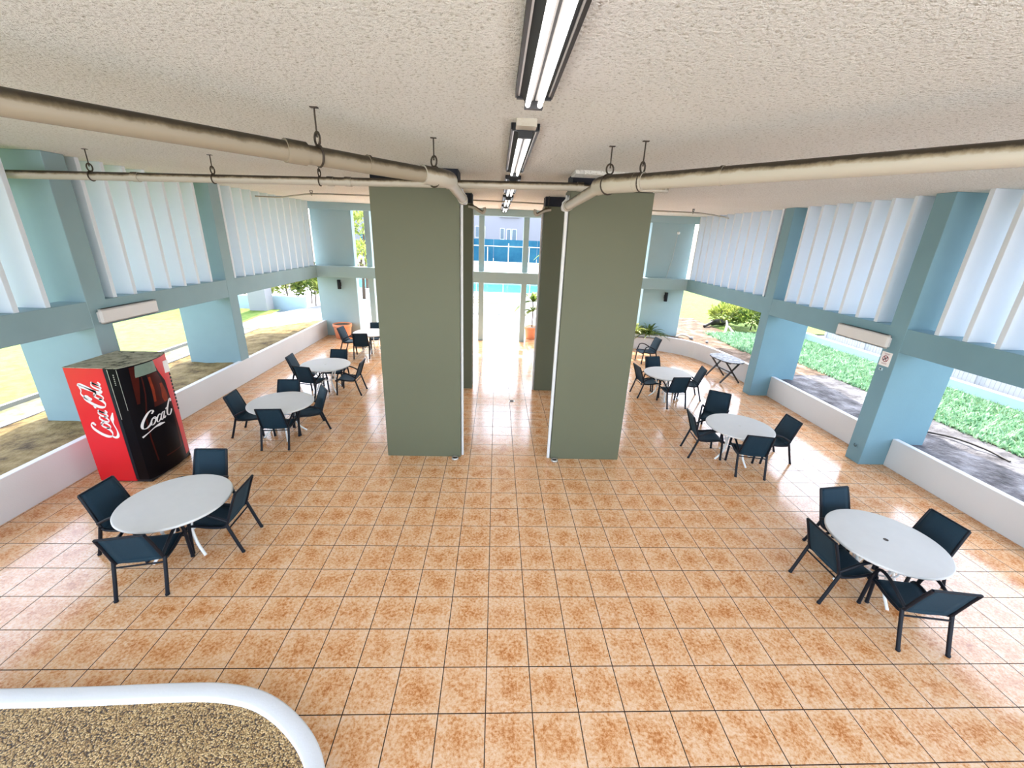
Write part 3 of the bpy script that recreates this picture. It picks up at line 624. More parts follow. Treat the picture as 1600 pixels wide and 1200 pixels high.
def make_chair(label):
    t = empty('patio_chair', local=True); tag(t, label, 'chair')
    # x right, y forward; the rear feet stand on y = 0
    post = lambda s: [(s * 0.232, 0.145, 0.395), (s * 0.228, 0.095, 0.52), (s * 0.221, 0.030, 0.70), (s * 0.214, -0.026, 0.842)]
    rail = lambda s: [(s * 0.232, 0.145, 0.395), (s * 0.232, 0.22, 0.375), (s * 0.232, 0.36, 0.380), (s * 0.232, 0.50, 0.402), (s * 0.232, 0.585, 0.395), (s * 0.232, 0.615, 0.36)]
    for s in (-1, 1):
        b = MB(); b.tube(post(s)[::-1] + rail(s)[1:], 0.0165, 10, smooth_path=4); b.build('side_frame', M['frame'], t)
    for s in (-1, 1):
        b = MB(); b.tube([(s * 0.240, 0.135, 0.425), (s * 0.2405, 0.06, 0.18), (s * 0.2405, 0.002, 0.004)], 0.0195, 10, smooth_path=3); b.lathe([(0.022, 0.0), (0.022, 0.02)], (s * 0.2405, 0.0015, 0), 12); b.build('leg', M['frame'], t)
    for s in (-1, 1):
        b = MB(); b.tube([(s * 0.2405, 0.602, 0.004), (s * 0.243, 0.585, 0.22), (s * 0.246, 0.565, 0.42), (s * 0.248, 0.545, 0.50)], 0.0195, 10, smooth_path=3); b.lathe([(0.022, 0.0), (0.022, 0.02)], (s * 0.2405, 0.602, 0), 12); b.build('leg', M['frame'], t)
    for s in (-1, 1):
        b = MB(); b.tube([(s * 0.248, 0.545, 0.50), (s * 0.252, 0.515, 0.575), (s * 0.256, 0.44, 0.605), (s * 0.256, 0.33, 0.585), (s * 0.250, 0.21, 0.525), (s * 0.238, 0.115, 0.465)], 0.0175, 10, smooth_path=4); b.build('armrest', M['frame'], t)
    P = [catmull([Vector(p) for p in post(s)], 4) for s in (-1, 1)]
    b = MB(); strip_mesh(b, [(l, r_, 0.012) for l, r_ in zip(*P)]); b.build('backrest', M['sling'], t)
    P = [catmull([Vector(p) for p in rail(s)], 4) for s in (-1, 1)]
    b = MB(); strip_mesh(b, [(l, r_, 0.016) for l, r_ in zip(*P)]); b.build('seat', M['sling'], t)
    b = MB(); b.tube([(-0.214, -0.026, 0.842), (0.214, -0.026, 0.842)], 0.0125, 10); b.build('top_rail', M['frame'], t)
    b = MB(); b.tube([(-0.239, 0.115, 0.36), (0.239, 0.115, 0.36)], 0.010, 8); b.build('stretcher', M['frame'], t)
    b = MB(); b.tube([(-0.243, 0.575, 0.345), (0.243, 0.575, 0.345)], 0.010, 8); b.build('stretcher', M['frame'], t)
    return t
W = 'black framed sling chair '
CH = [
 (4.527, 0.522, -8.2, W + 'seen from behind at the table nearest the grey soil'),
 (3.873, 1.387, -88.7, W + 'standing sideways with teal back at the table nearest the grey soil'),
 (4.715, 2.248, -172.4, W + 'facing the viewpoint at the table nearest the grey soil'),
 (5.626, 1.602, 94.9, W + 'on the parapet side of the table nearest the grey soil'),
 (-3.826, 1.206, 11.8, W + 'seen from behind at the table beside the vending machine'),
 (-4.836, 2.101, -93.1, W + 'on the parapet side of the table beside the vending machine'),
 (-4.094, 3.030, 181.9, W + 'facing the viewpoint at the table beside the vending machine'),
 (-3.153, 2.168, 93.2, W + 'on the open floor side of the table beside the vending machine'),
 (-4.043, 4.547, 4.9, W + 'with its back to the viewpoint at the second lawn side table'),
 (-5.106, 5.247, -87.4, W + 'on the parapet side of the second lawn side table'),
 (-4.416, 6.100, 184.4, W + 'facing the viewpoint at the second lawn side table'),
 (-3.524, 5.686, 126.3, W + 'turned askew on the column side of the second lawn side table'),
 (-4.565, 7.055, -12.0, W + 'with its back to the viewpoint at the third lawn side table'),
 (-5.245, 7.961, -85.8, W + 'on the parapet side of the third lawn side table'),
 (-4.251, 8.626, 178.6, W + 'facing the viewpoint at the third lawn side table'),
 (-3.337, 7.653, 90.4, W + 'on the column side of the third lawn side table'),
 (-4.300, 10.600, 8.4, W + 'with its back to the viewpoint at the farthest table'),
 (-5.19, 11.45, -97.0, W + 'standing before the terracotta pot at the farthest table'),
 (-4.246, 12.359, 193.3, W + 'partly hidden by the column beyond the farthest table'),
 (4.633, 3.815, -12.3, W + 'with its back to the viewpoint at the second sign side table'),
 (3.845, 4.762, -96.7, W + 'on the column side of the second sign side table'),
 (5.029, 5.952, 144.6, W + 'pushed back and angled beyond the second sign side table'),
 (5.743, 4.591, 91.0, W + 'before the sign column at the second sign side table'),
 (4.598, 6.962, 4.0, W + 'seen from behind at the table before the folding table'),
 (3.806, 7.896, -83.6, W + 'on the column side of the table before the folding table'),
 (4.530, 8.773, 190.4, W + 'facing the viewpoint at the table before the folding table'),
 (5.534, 7.787, 80.0, W + 'nearest the folding table at the farthest sign side table'),
 (5.572, 11.169, 96.7, 'lone black framed sling chair by the curved parapet, away from any table'),
]
c0 = make_chair(CH[0][3]); c0['group'] = 'sling chairs around the white tables'
for i, (x, y, a, lab) in enumerate(CH):
    if i == 0: c0.location = (x, y, 0); c0.rotation_euler = (0, 0, math.radians(a))
    else:
        o = dup(c0, (x, y, 0), math.radians(a), lab)

# dark folding table by the curved parapet
r = empty('folding_table', (7.02, 9.35, 0)); tag(r, 'dark wooden trestle table with worn oval top beside the curved parapet', 'table')
b = MB(); TA = math.radians(97); n = 40
oval = []
for k in range(n):
    a = 2 * PI * k / n; u = math.copysign(abs(math.cos(a)) ** 0.75, math.cos(a)) * 0.56; v = math.copysign(abs(math.sin(a)) ** 0.75, math.sin(a)) * 0.36
    oval.append((7.05 + u * math.cos(TA) - v * math.sin(TA), 9.38 + u * math.sin(TA) + v * math.cos(TA)))
b.prism(oval, 0.675, 0.705); b.build('tabletop', M['worn_wood'], r)
def bar3(p, q, w=0.05, h=0.035):
    p, q = Vector(p), Vector(q); d = q - p; L = d.length; m = MB()
    Mx = Matrix.Translation(p) @ d.to_track_quat('X', 'Z').to_matrix().to_4x4()
    m.box(0, L, -w / 2, w / 2, -h / 2, h / 2, M=Mx, bev=0.004); return m
tp = lambda u, v, z: (7.05 + u * math.cos(TA) - v * math.sin(TA), 9.38 + u * math.sin(TA) + v * math.cos(TA), z)
for u in (-0.36, 0.36):
    bar3(tp(u, -0.30, 0.02), tp(u, 0.26, 0.67)).build('leg', M['dark_wood'], r); bar3(tp(u + 0.04, 0.30, 0.02), tp(u + 0.04, -0.26, 0.67)).build('leg', M['dark_wood'], r)
bar3(tp(-0.36, 0, 0.34), tp(0.38, 0, 0.34)).build('stretcher', M['dark_wood'], r)
b = MB()
for v in (-0.2, 0.2): b.box(-0.46, 0.46, v - 0.025, v + 0.025, 0.645, 0.675, M=Matrix.Translation((7.05, 9.38, 0)) @ Matrix.Rotation(TA, 4, 'Z'))
b.build('top_batten', M['dark_wood'], r)

# ------------------------------------------------------------------ vending machine
VX0, VXD, VXF, VY0, VY1, VH = -6.21, -5.655, -5.455, 3.45, 4.36, 1.91
r = empty('vending_machine', (-5.9, 3.9, 0)); tag(r, 'tall red and black drink vending machine with white script lettering', 'vending machine')
b = MB(); b.box(VX0, VXD, VY0, VY1, 0.02, VH - 0.004, bev=0.006); b.build('cabinet', M['red'], r)
b = MB(); b.box(VX0, VXD + 0.10, VY0 - 0.002, VY1 + 0.002, VH - 0.006, VH + 0.004); tag(b.build('cabinet_top', M['dusty_top'], r), 'dusty grey top')
def bulge(y):
    u = (y - VY0) / (VY1 - VY0); return VXF + 0.105 * (1 - abs(2 * u - 1) ** 2.0)
N = 40; ys = [VY0 + (VY1 - VY0) * k / N for k in range(N + 1)]
contour = [(VXD + 0.002, VY0)] + [(bulge(y), y) for y in ys] + [(VXD + 0.002, VY1)]
b = MB(); b.prism(contour, 0.05, VH - 0.006); b.build('door', M['gloss_black'], r)
door = r.children[-1]
b = MB(); b.prism([(VXD + 0.11, VY0 - 0.002)] + [(x + 0.004, y) for x, y in contour[1:-1]] + [(VXD + 0.11, VY1 + 0.002)], VH - 0.006, VH + 0.004); tag(b.build('door_top', M['dusty_top'], r), 'dusty grey top of the door')
b = MB(); b.box(VX0 + 0.02, VXF + 0.02, VY0 + 0.02, VY1 - 0.02, 0.0, 0.05); b.build('plinth', M['print_black'], r)
def patch(poly_yz, off, name, mat, parent=door, sub=14):
    """thin printed area that follows the curved front: rows of (z, y_left, y_right)"""
    vs, fs = [], []
    for (z, a, c) in poly_yz:
        for k in range(sub + 1):
            y = a + (c - a) * k / sub; vs.append((bulge(y) + off, y, z))
    w = sub + 1
    for i in range(len(poly_yz) - 1):
        for k in range(sub): fs.append((i * w + k, i * w + k + 1, (i + 1) * w + k + 1, (i + 1) * w + k))
    m = MB().add(vs, fs, True); return m.build(name, mat, parent)
patch([(0.10, 4.20, 4.35), (0.6, 4.19, 4.352), (1.0, 4.17, 4.354), (1.5, 4.13, 4.354), (1.70, 4.02, 4.354), (1.89, 3.96, 4.354)], 0.0015, 'red_print', M['red'])
patch([(1.30, 3.56, 3.60), (1.6, 3.57, 3.66), (1.88, 3.58, 3.70)], 0.0015, 'amber_print', M['cola'])
BZ = [(0.30, 3.62, 4.14), (0.7, 3.60, 4.16), (1.05, 3.61, 4.15), (1.25, 3.66, 4.12), (1.42, 3.69, 4.07), (1.58, 3.70, 4.03), (1.70, 3.70, 3.985)]
patch(BZ, 0.0025, 'bottle_print', M['cola'])
patch([(z, y0 + 0.02, y0 + 0.02 + (y1 - y0) * 0.25) for z, y0, y1 in BZ], 0.0030, 'bottle_shade_print', M['gloss_black'])
patch([(0.32, 3.64, 4.10), (0.7, 3.64, 4.12), (1.0, 3.65, 4.13), (1.12, 3.66, 4.10), (1.17, 3.70, 4.06)], 0.0035, 'bottle_shade_print', M['gloss_black'])
patch([(1.18, 3.99, 4.07), (1.27, 3.96, 4.09), (1.38, 3.98, 4.07), (1.50, 3.98, 4.03)], 0.0035, 'amber_print', M['amber'])
patch([(1.25, 3.80, 3.84), (1.45, 3.81, 3.86), (1.66, 3.80, 3.84)], 0.0035, 'amber_print', M['amber'])
patch([(1.71, 3.63, 3.99), (1.74, 3.63, 3.99), (1.86, 3.65, 3.975), (1.885, 3.66, 3.97)], 0.0035, 'cap_print', M['cap_green'])
b = MB(); b.box(bulge(4.22) - 0.004, bulge(4.22) + 0.010, 4.17, 4.30, 1.60, 1.80, bev=0.003); tag(b.build('display_panel', M['sign_white'], r), 'white payment panel')
for k in range(11):
    b = MB(); z = 1.54 - k * 0.062; b.box(bulge(4.325) - 0.004, bulge(4.325) + 0.008, 4.305, 4.345, z - 0.02, z + 0.02, bev=0.003); b.build('selection_button', M['print_black'], r)
b = MB(); b.box(VXD + 0.055, VXD + 0.062, VY0 - 0.003, VY0 - 0.001, 1.1, 1.89); b.box(VXD + 0.185, VXD + 0.190, VY0 - 0.003, VY0 - 0.001, 1.25, 1.89); b.build('door_trim', M['galv'], r)
b = MB(); b.box(VXD + 0.004, VXD + 0.05, VY0 - 0.004, VY0 - 0.0005, 0.06, VH - 0.01); b.build('door_gasket', M['frame'], r)
b = MB()
for k in range(6): b.box(VXD + 0.12 - 0.001 * k, VXD + 0.135 - 0.001 * k, VY0 - 0.003, VY0 - 0.0015, 1.80 - k * 0.03, 1.815 - k * 0.03)
tag(b.build('small_marking', M['galv'], r), 'small white marking on the door edge')
# script lettering as swelling pen strokes
def S(*p): return [Vector((x, y, 0)) for x, y in p]
STROKES = [   # (points, thin, thick)
 (S((1.02, 1.00), (0.97, 1.16), (0.80, 1.23), (0.52, 1.10), (0.25, 0.72), (0.15, 0.34), (0.26, 0.06), (0.52, -0.02), (0.78, 0.10), (0.90, 0.26)), 0.05, 0.20),        # C
 (S((1.02, 1.00), (0.92, 0.94), (0.88, 1.03)), 0.05, 0.09),
 (S((1.16, 0.58), (0.98, 0.52), (0.88, 0.30), (0.92, 0.08), (1.06, 0.01), (1.22, 0.12), (1.30, 0.34), (1.26, 0.52), (1.16, 0.58), (1.10, 0.50), (1.24, 0.42), (1.40, 0.46)), 0.045, 0.125),  # o
 (S((1.74, 0.50), (1.68, 0.58), (1.55, 0.55), (1.42, 0.32), (1.45, 0.08), (1.58, 0.01), (1.72, 0.10), (1.84, 0.26)), 0.045, 0.125),   # c
 (S((2.18, 0.50), (2.05, 0.59), (1.91, 0.48), (1.83, 0.24), (1.88, 0.05), (1.99, 0.02), (2.12, 0.20), (2.22, 0.52)), 0.045, 0.125),   # a
 (S((2.24, 0.58), (2.17, 0.28), (2.18, 0.07), (2.26, 0.01), (2.38, 0.12)), 0.045, 0.125),
 (S((2.38, 0.66), (2.56, 0.72)), 0.10, 0.13),                                                                                       # hyphen
 (S((3.02, 0.96), (3.04, 1.12), (2.92, 1.22), (2.74, 1.10), (2.52, 0.72), (2.43, 0.34), (2.54, 0.06), (2.78, -0.02), (3.00, 0.12), (3.10, 0.30)), 0.05, 0.20),  # C
 (S((3.02, 0.96), (2.90, 0.78), (2.82, 0.92), (2.90, 1.15), (3.15, 1.36), (3.45, 1.30), (3.70, 1.36)), 0.05, 0.13),                   # looped top
 (S((3.36, 0.58), (3.20, 0.52), (3.10, 0.30), (3.14, 0.08), (3.27, 0.01), (3.42, 0.12), (3.50, 0.34), (3.46, 0.52), (3.36, 0.58), (3.31, 0.50), (3.44, 0.42), (3.58, 0.46)), 0.045, 0.125), # o
 (S((3.58, 0.40), (3.78, 0.80), (3.92, 1.24), (3.86, 1.42), (3.74, 1.20), (3.66, 0.66), (3.64, 0.20), (3.72, 0.02), (3.86, 0.14)), 0.05, 0.17),   # l
 (S((4.26, 0.50), (4.13, 0.59), (3.99, 0.48), (3.91, 0.24), (3.96, 0.05), (4.07, 0.02), (4.20, 0.20), (4.30, 0.52)), 0.045, 0.125),   # a
 (S((4.32, 0.58), (4.25, 0.28), (4.26, 0.07), (4.34, 0.01), (4.48, 0.14)), 0.045, 0.125),
]
STROKES = [([Vector((p.x + (0.16 if k >= 7 else 0.0), p.y, 0)) for p in pts], a, c) for k, (pts, a, c) in enumerate(STROKES)]
SWASH_SIDE = [(S((0.26, 0.06), (0.20, -0.16), (0.40, -0.34), (0.85, -0.36), (1.40, -0.22), (1.80, -0.22), (2.35, -0.34)), [0.10, 0.16, 0.17, 0.07, 0.06, 0.22, 0.05])]
SWASH_FRONT = [(S((0.25, -0.62), (0.70, -0.45), (1.20, -0.27), (1.70, -0.25), (2.25, -0.34)), [0.14, 0.06, 0.08, 0.22, 0.05])]
def script_mesh(place, strokes, swash, skew=0.30, bold=1.0):
    m = MB(); sl = Vector((0.40, 0.92, 0)).normalized()
    def ribbon(P, wid):
        nrm = []
        for i in range(len(P)):
            t = (P[min(i + 1, len(P) - 1)] - P[max(i - 1, 0)]); t = t.normalized() if t.length > 1e-9 else Vector((1, 0, 0)); nrm.append((t, Vector((-t.y, t.x, 0))))
        vs = []
        for i, p in enumerate(P):
            w = wid(i / (len(P) - 1), nrm[i][0]); vs += [place(p + nrm[i][1] * w / 2), place(p - nrm[i][1] * w / 2)]
        m.add(vs, [(2 * i, 2 * i + 2, 2 * i + 3, 2 * i + 1) for i in range(len(P) - 1)])
    for pts, a, c in strokes:
        P = [Vector((p.x + skew * p.y, p.y, 0)) for p in catmull(pts, 8)]
        ribbon(P, lambda u, t, a=a, c=c: bold * (a + (c - a) * abs(t.dot(sl)) ** 2.2))
    for pts, ws in swash:
        P = [Vector((p.x + skew * p.y, p.y, 0)) for p in catmull(pts, 8)]
        ribbon(P, lambda u, t, ws=ws: bold * np.interp(u * (len(ws) - 1), range(len(ws)), ws))
    return m
def place_side(p):      # reads upwards on the flank: x of the lettering runs up, y runs towards the back edge
    s = 0.199
    return (-5.805 + p.x * 0.012 - p.y * 0.225, VY0 - 0.0025, 0.765 + p.x * s)
script_mesh(place_side, STROKES, SWASH_SIDE, bold=1.12).build('script_lettering', M['script_white'], r)
def place_front(p):
    s = 0.86 / 4.75; y = 3.495 + p.x * s; z = 0.885 + p.y * s * 1.05 + p.x * s * 0.11
    return (bulge(min(y, VY1)) + 0.006, min(y, VY1), z)
script_mesh(place_front, STROKES[:8], SWASH_FRONT, bold=1.1).build('script_lettering', M['script_white'], r)

# ------------------------------------------------------------------ pots
def terracotta_pot(x, y, R, H, lab, soil=0.04):
    r = empty('terracotta_pot', (x, y, 0)); tag(r, lab, 'pot', 'terracotta pots at the far end')
    b = MB(); b.lathe([(R * 0.74, 0.0), (R * 0.78, 0.01), (R * 0.95, H * 0.78), (R * 0.94, H * 0.80), (R * 1.02, H * 0.81), (R * 1.03, H * 0.98), (R * 1.0, H), (R * 0.92, H), (R * 0.88, H * 0.9), (R * 0.86, H - soil - 0.02)], (x, y, 0), 32); b.build('pot_body', M['terracotta'], r)
    b = MB(); b.lathe([(R * 0.875, H - soil - 0.03), (R * 0.88, H - soil), (R * 0.3, H - soil + 0.02)], (x, y, 0), 24); tag(b.build('potting_soil', M['bark'], r), kind='stuff')
    return r
terracotta_pot(-5.86, 13.42, 0.34, 0.55, 'empty terracotta drum pot before the far pier')
pr = terracotta_pot(1.50, 14.20, 0.30, 0.50, 'terracotta pot with a leafy palm at the far passage')

def leaf_blades(b, base, n, L, droop, w, spread=(0.2, 1.2), segs=6, seed=0, phase=0.0):
    rg = random.Random(seed)
    for k in range(n):
        az = phase + 2 * PI * k / n + rg.uniform(-0.3, 0.3); el = rg.uniform(*spread); l = L * rg.uniform(0.7, 1.1)
        d = Vector((math.cos(az) * math.cos(el), math.sin(az) * math.cos(el), math.sin(el))); side = Vector((-math.sin(az), math.cos(az), 0))
        vs = []
        for i in range(segs + 1):
            u = i / segs; p = Vector(base) + d * l * u + Vector((0, 0, -droop * l * u * u)); wd = w * (math.sin(PI * min(0.12 + 0.86 * u, 1)) ** 0.8)
            q = Vector((0, 0, wd * 0.25)); vs += [p - side * wd / 2 + q, p - Vector((0, 0, 0)), p + side * wd / 2 + q]
        fs = []
        for i in range(segs): fs += [(3 * i, 3 * i + 1, 3 * i + 4, 3 * i + 3), (3 * i + 1, 3 * i + 2, 3 * i + 5, 3 * i + 4)]
        b.add(vs, fs, True)
b = MB(); b.tube([(1.50, 14.20, 0.45), (1.52, 14.22, 1.0), (1.50, 14.2, 1.5)], 0.022, 8); b.build('stem', M['bark'], pr)
b = MB(); leaf_blades(b, (1.50, 14.2, 1.5), 13, 0.95, 0.55, 0.22, (0.1, 1.2), seed=3); leaf_blades(b, (1.52, 14.22, 1.1), 8, 0.7, 0.5, 0.2, (0.2, 0.9), seed=5); tag(b.build('foliage', M['leaf'], pr), kind='stuff')

# ------------------------------------------------------------------ outside ground
def ground(name, poly, z, mat, lab, cat, res=0.22, amp=0.03, seed=1, kind='structure', thick=0.3):
    """uneven ground filling a convex or simple polygon, bilinear between its first four corners"""
    a, b_, c, d = [Vector((p[0], p[1], 0)) for p in poly]
    nu = max(2, min(90, int((b_ - a).length / res))); nv = max(2, min(90, int((d - a).length / res)))
    rg = np.random.default_rng(seed); g = rg.normal(0, 1, (nu + 1, nv + 1))
    for _ in range(2): g = (g + np.roll(g, 1, 0) + np.roll(g, -1, 0) + np.roll(g, 1, 1) + np.roll(g, -1, 1)) / 5 * 1.35
    m = MB(); vs = []
    for i in range(nu + 1):
        for j in range(nv + 1):
            u, v = i / nu, j / nv; p = a * (1 - u) * (1 - v) + b_ * u * (1 - v) + c * u * v + d * (1 - u) * v
            edge = 0 if i in (0, nu) or j in (0, nv) else 1
            vs.append((p.x, p.y, z + amp * float(g[i, j]) * edge))
    w = nv + 1
    m.add(vs, [(i * w + j, (i + 1) * w + j, (i + 1) * w + j + 1, i * w + j + 1) for i in range(nu) for j in range(nv)], True)
    o = m.build(name, mat); tag(o, lab, cat, kind=kind); return o
ground('soil_bed', [(-8.38, -6), (PL - 0.11, -6), (PL - 0.11, 14.3), (-8.38, 12.2)], GZ + 0.07, M['soil'], 'dry brown soil bed between the lawn side parapet and the walk', 'soil', 0.16, 0.02, 2)
ground('soil_bed', [(PR + 0.10, -6), (9.6, -6), (9.75, 8.6), (PR + 0.10, 8.6)], GZ, M['soil_grey'], 'grey rooty soil bed behind the sign side parapet', 'soil', 0.16, 0.035, 3)
ground('soil_bed', [(PR + 0.10, 8.6), (9.75, 8.6), (9.75, 12.4), (7.40, 12.4)], GZ, M['soil_brown'], 'brown grey soil bed beside the dark folding table', 'soil', 0.16, 0.02, 13)
ground('soil_bed', [(4.6, 13.12), (7.40, 12.4), (9.75, 12.4), (4.6, 17.5)], GZ, M['soil_brown'], 'brown soil bed around the far pier and strap leaved plants', 'soil', 0.16, 0.02, 14)
ground('soil_bed', [(4.6, 17.5), (9.75, 12.4), (9.75, 17.5), (7.2, 17.6)], GZ, M['soil_brown'], 'grey soil under the bushes and the dark log', 'soil', 0.2, 0.02, 15)
ground('sandy_strip', [(-9.25, -6), (-8.38, -6), (-8.38, 12.6), (-9.25, 12.6)], GZ + 0.02, M['sandy'], 'pale sandy strip between soil bed and lawn edging', 'ground', 0.2, 0.012, 4)
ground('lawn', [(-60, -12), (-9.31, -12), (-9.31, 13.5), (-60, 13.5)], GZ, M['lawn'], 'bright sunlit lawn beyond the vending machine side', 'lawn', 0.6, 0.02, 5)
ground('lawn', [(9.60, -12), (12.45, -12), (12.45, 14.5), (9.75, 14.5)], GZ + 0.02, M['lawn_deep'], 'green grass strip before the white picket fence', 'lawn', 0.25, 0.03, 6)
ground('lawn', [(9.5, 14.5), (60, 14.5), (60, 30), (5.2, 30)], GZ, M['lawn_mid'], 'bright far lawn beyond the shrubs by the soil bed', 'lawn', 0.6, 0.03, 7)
ground('lawn', [(-60, 13.5), (-9.31, 13.5), (-9.6, 16.4), (-60, 16.4)], GZ, M['lawn_mid'], 'bright far lawn before the pale blue low wall', 'lawn', 0.6, 0.02, 8)
b = MB(); b.box(-9.31, -9.23, -6, 12.7, GZ - 0.1, GZ + 0.10); struct(b.build('curb', M['concrete']), 'white concrete edging along the sunlit lawn', 'curb')
b = MB(); b.box(-8.43, -8.33, -6, 12.3, GZ - 0.1, GZ + 0.09); struct(b.build('curb', M['concrete']), 'white concrete edging beside the brown soil bed', 'curb')
b = MB(); b.prism([(-9.4, 12.6), (-8.33, 12.25), (-6.7, 14.35), (-6.7, 17.6), (-8.4, 17.6), (-9.6, 14.6)], GZ - 0.2, GZ + 0.03); struct(b.build('path', M['concrete']), 'white paved walk bending past the far pier', 'path')
b = MB(); b.box(12.45, 60, -12, 60, GZ - 0.35, GZ - 0.05); struct(b.build('path', M['concrete']), 'pale paving beyond the white picket fence', 'path')
# grass blades
def grass(name, x0, x1, y0, y1, n, h, z, mat, lab, seed):
    rg = np.random.default_rng(seed); vs, fs = [], []
    for k in range(n):
        x, y = rg.uniform(x0, x1), rg.uniform(y0, y1); a = rg.uniform(0, 2 * PI); hh = h * rg.uniform(0.5, 1.3); w = 0.016 + 0.012 * rg.random(); lx, ly = rg.normal(0, 0.5 * hh, 2)
        dx, dy = math.cos(a) * w, math.sin(a) * w; i = len(vs)
        vs += [(x - dx, y - dy, z), (x + dx, y + dy, z), (x + lx * .5 + dx * .6, y + ly * .5 + dy * .6, z + hh * .6), (x + lx, y + ly, z + hh)]; fs += [(i, i + 1, i + 2), (i, i + 2, i + 3)]
    o = MB().add(vs, fs).build(name, mat); tag(o, lab, 'grass', kind='stuff'); return o
grass('grass', 9.65, 12.32, 2.0, 14.0, 17000, 0.11, GZ, M['grass_blade'], 'tufted green grass growing before the white picket fence', 11)
grass('grass', 8.6, 10.2, 10.2, 14.0, 3500, 0.12, GZ, M['grass_blade'], 'ragged green tufts on the soil beside the shrubs', 12)

# low blue curb wall and white picket fence on the sign side
b = MB(); b.box(12.45, 12.62, -4, 14.6, GZ - 0.1, GZ + 0.26, bev=0.01); struct(b.build('wall_garden', M['pale_blue']), 'low pale blue garden wall under the white picket fence', 'wall')
fr = empty('picket_fence', (12.8, 6, GZ)); tag(fr, 'long white picket fence beyond the green grass', 'fence')
for k in range(10):
    y0 = -3.0 + k * 1.75
    b = MB(); b.box(12.78, 12.87, y0, y0 + 0.09, GZ - 0.1, GZ + 1.25); b.build('post', M['picket'], fr)
    if k < 9:
        b = MB()
        for j in range(15): yy = y0 + 0.115 + j * 0.109; b.box(12.80, 12.825, yy, yy + 0.094, GZ + 0.02, GZ + 1.15)
        for z in (GZ + 0.15, GZ + 0.60, GZ + 1.0): b.box(12.825, 12.86, y0 + 0.09, y0 + 1.75, z, z + 0.06)
        b.build('picket_panel', M['picket'], fr)

# low blue wall, white pillar and planting on the lawn side
b = MB(); b.box(-22, -8.7, 16.8, 17.0, GZ - 0.2, 1.0, bev=0.01); struct(b.build('wall_garden', M['pale_blue']), 'low pale blue garden wall under the bushy planting', 'wall')
b = MB(); b.box(-10.75, -10.0, 16.0, 16.6, GZ - 0.1, 4.6, bev=0.01); struct(b.build('pillar', M['concrete']), 'square white pillar standing on the far lawn', 'pillar')
def shrub(x, y, z, rx, ry, h, n, mat, lab, leafL, seed, group=None, stem=True, w=0.35, name='shrub', trunk=None):
    r = empty(name, (x, y, z)); tag(r, lab, 'shrub' if name == 'shrub' else 'tree', group)
    rg = random.Random(seed); b = MB()
    for k in range(n):
        a = rg.uniform(0, 2 * PI); e = math.asin(rg.uniform(-0.2, 1)); q = rg.uniform(0.65, 1.0)
        c = Vector((x + rx * q * math.cos(a) * math.cos(e), y + ry * q * math.sin(a) * math.cos(e), z + (trunk or 0) + h * 0.45 + h * 0.55 * q * math.sin(e)))
        d = (c - Vector((x, y, z + (trunk or 0) + h * 0.3))).normalized(); d = (d + Vector((rg.gauss(0, .5), rg.gauss(0, .5), rg.gauss(0, .4)))).normalized()
        s = d.cross(Vector((rg.gauss(0, 1), rg.gauss(0, 1), rg.gauss(0, 1)))); s = s.normalized() if s.length > 1e-6 else d.orthogonal()
        l = leafL * rg.uniform(0.6, 1.2); up = s.cross(d) * l * 0.12
        b.add([c, c + d * l * 0.45 + s * l * w / 2 + up, c + d * l, c + d * l * 0.45 - s * l * w / 2 + up], [(0, 1, 2, 3)])
    tag(b.build('foliage', mat, r), kind='stuff')
    b = MB(); H = (trunk or 0) + h * 0.6; R = 0.03 if not trunk else 0.11
    b.tube([(x, y, z - 0.1), (x + 0.04, y, z + H * 0.5), (x, y + 0.03, z + H)], [R, R * .8, R * .5], 8)
    for k in range(4): a = 2 * PI * k / 4 + 0.4; b.tube([(x, y, z + H * 0.55), (x + rx * .6 * math.cos(a), y + ry * .6 * math.sin(a), z + H * 0.55 + h * 0.35)], R * .4, 6)
    b.build('stem', M['bark'], r)
    return r
g1 = 'bushes above the pale blue wall'
for i, (x, rx, h, mt, lab) in enumerate(((-13.2, 0.9, 1.5, 'leaf_dark', 'dark bush above the pale blue wall, before the pillar'), (-11.6, 0.8, 1.3, 'leaf', 'yellow green bush above the pale blue wall just before the pillar'),
        (-9.9, 0.75, 1.6, 'leaf_yellow', 'pale yellow green bush above the pale blue wall just past the pillar'), (-8.7, 0.8, 1.5, 'leaf', 'leafy green bush at the end of the pale blue wall'), (-7.6, 0.9, 1.7, 'leaf_yellow', 'light green bush beside the far pier of the lawn side'), (-9.3, 0.9, 1.9, 'leaf_dark', 'dark bush behind the lighter bushes above the pale blue wall'))):
    shrub(x, 17.7 + (1.2 if i == 5 else 0.25 * (i % 2)), GZ, rx, 0.7, h, 420, M[mt], lab, 0.34, 30 + i, g1, w=0.28)
g2 = 'bushes on the soil bed'
for i, (x, y, rx, h, mt, lab) in enumerate(((10.4, 15.6, 0.75, 0.95, 'leaf_yellow', 'yellow tinged bush on the soil bed next to the dark log'), (11.1, 14.9, 0.8, 0.85, 'leaf', 'green bush at the middle of the soil bed planting'), (11.9, 14.3, 0.8, 0.9, 'leaf_dark', 'dark green bush at the fence end of the soil bed'), (11.3, 16.4, 0.9, 1.0, 'leaf_dark', 'dark bush behind the yellow tinged bush on the soil bed'))):
    shrub(x, y, GZ, rx, 0.6, h, 420, M[mt], lab, 0.30, 50 + i, g2, w=0.32)
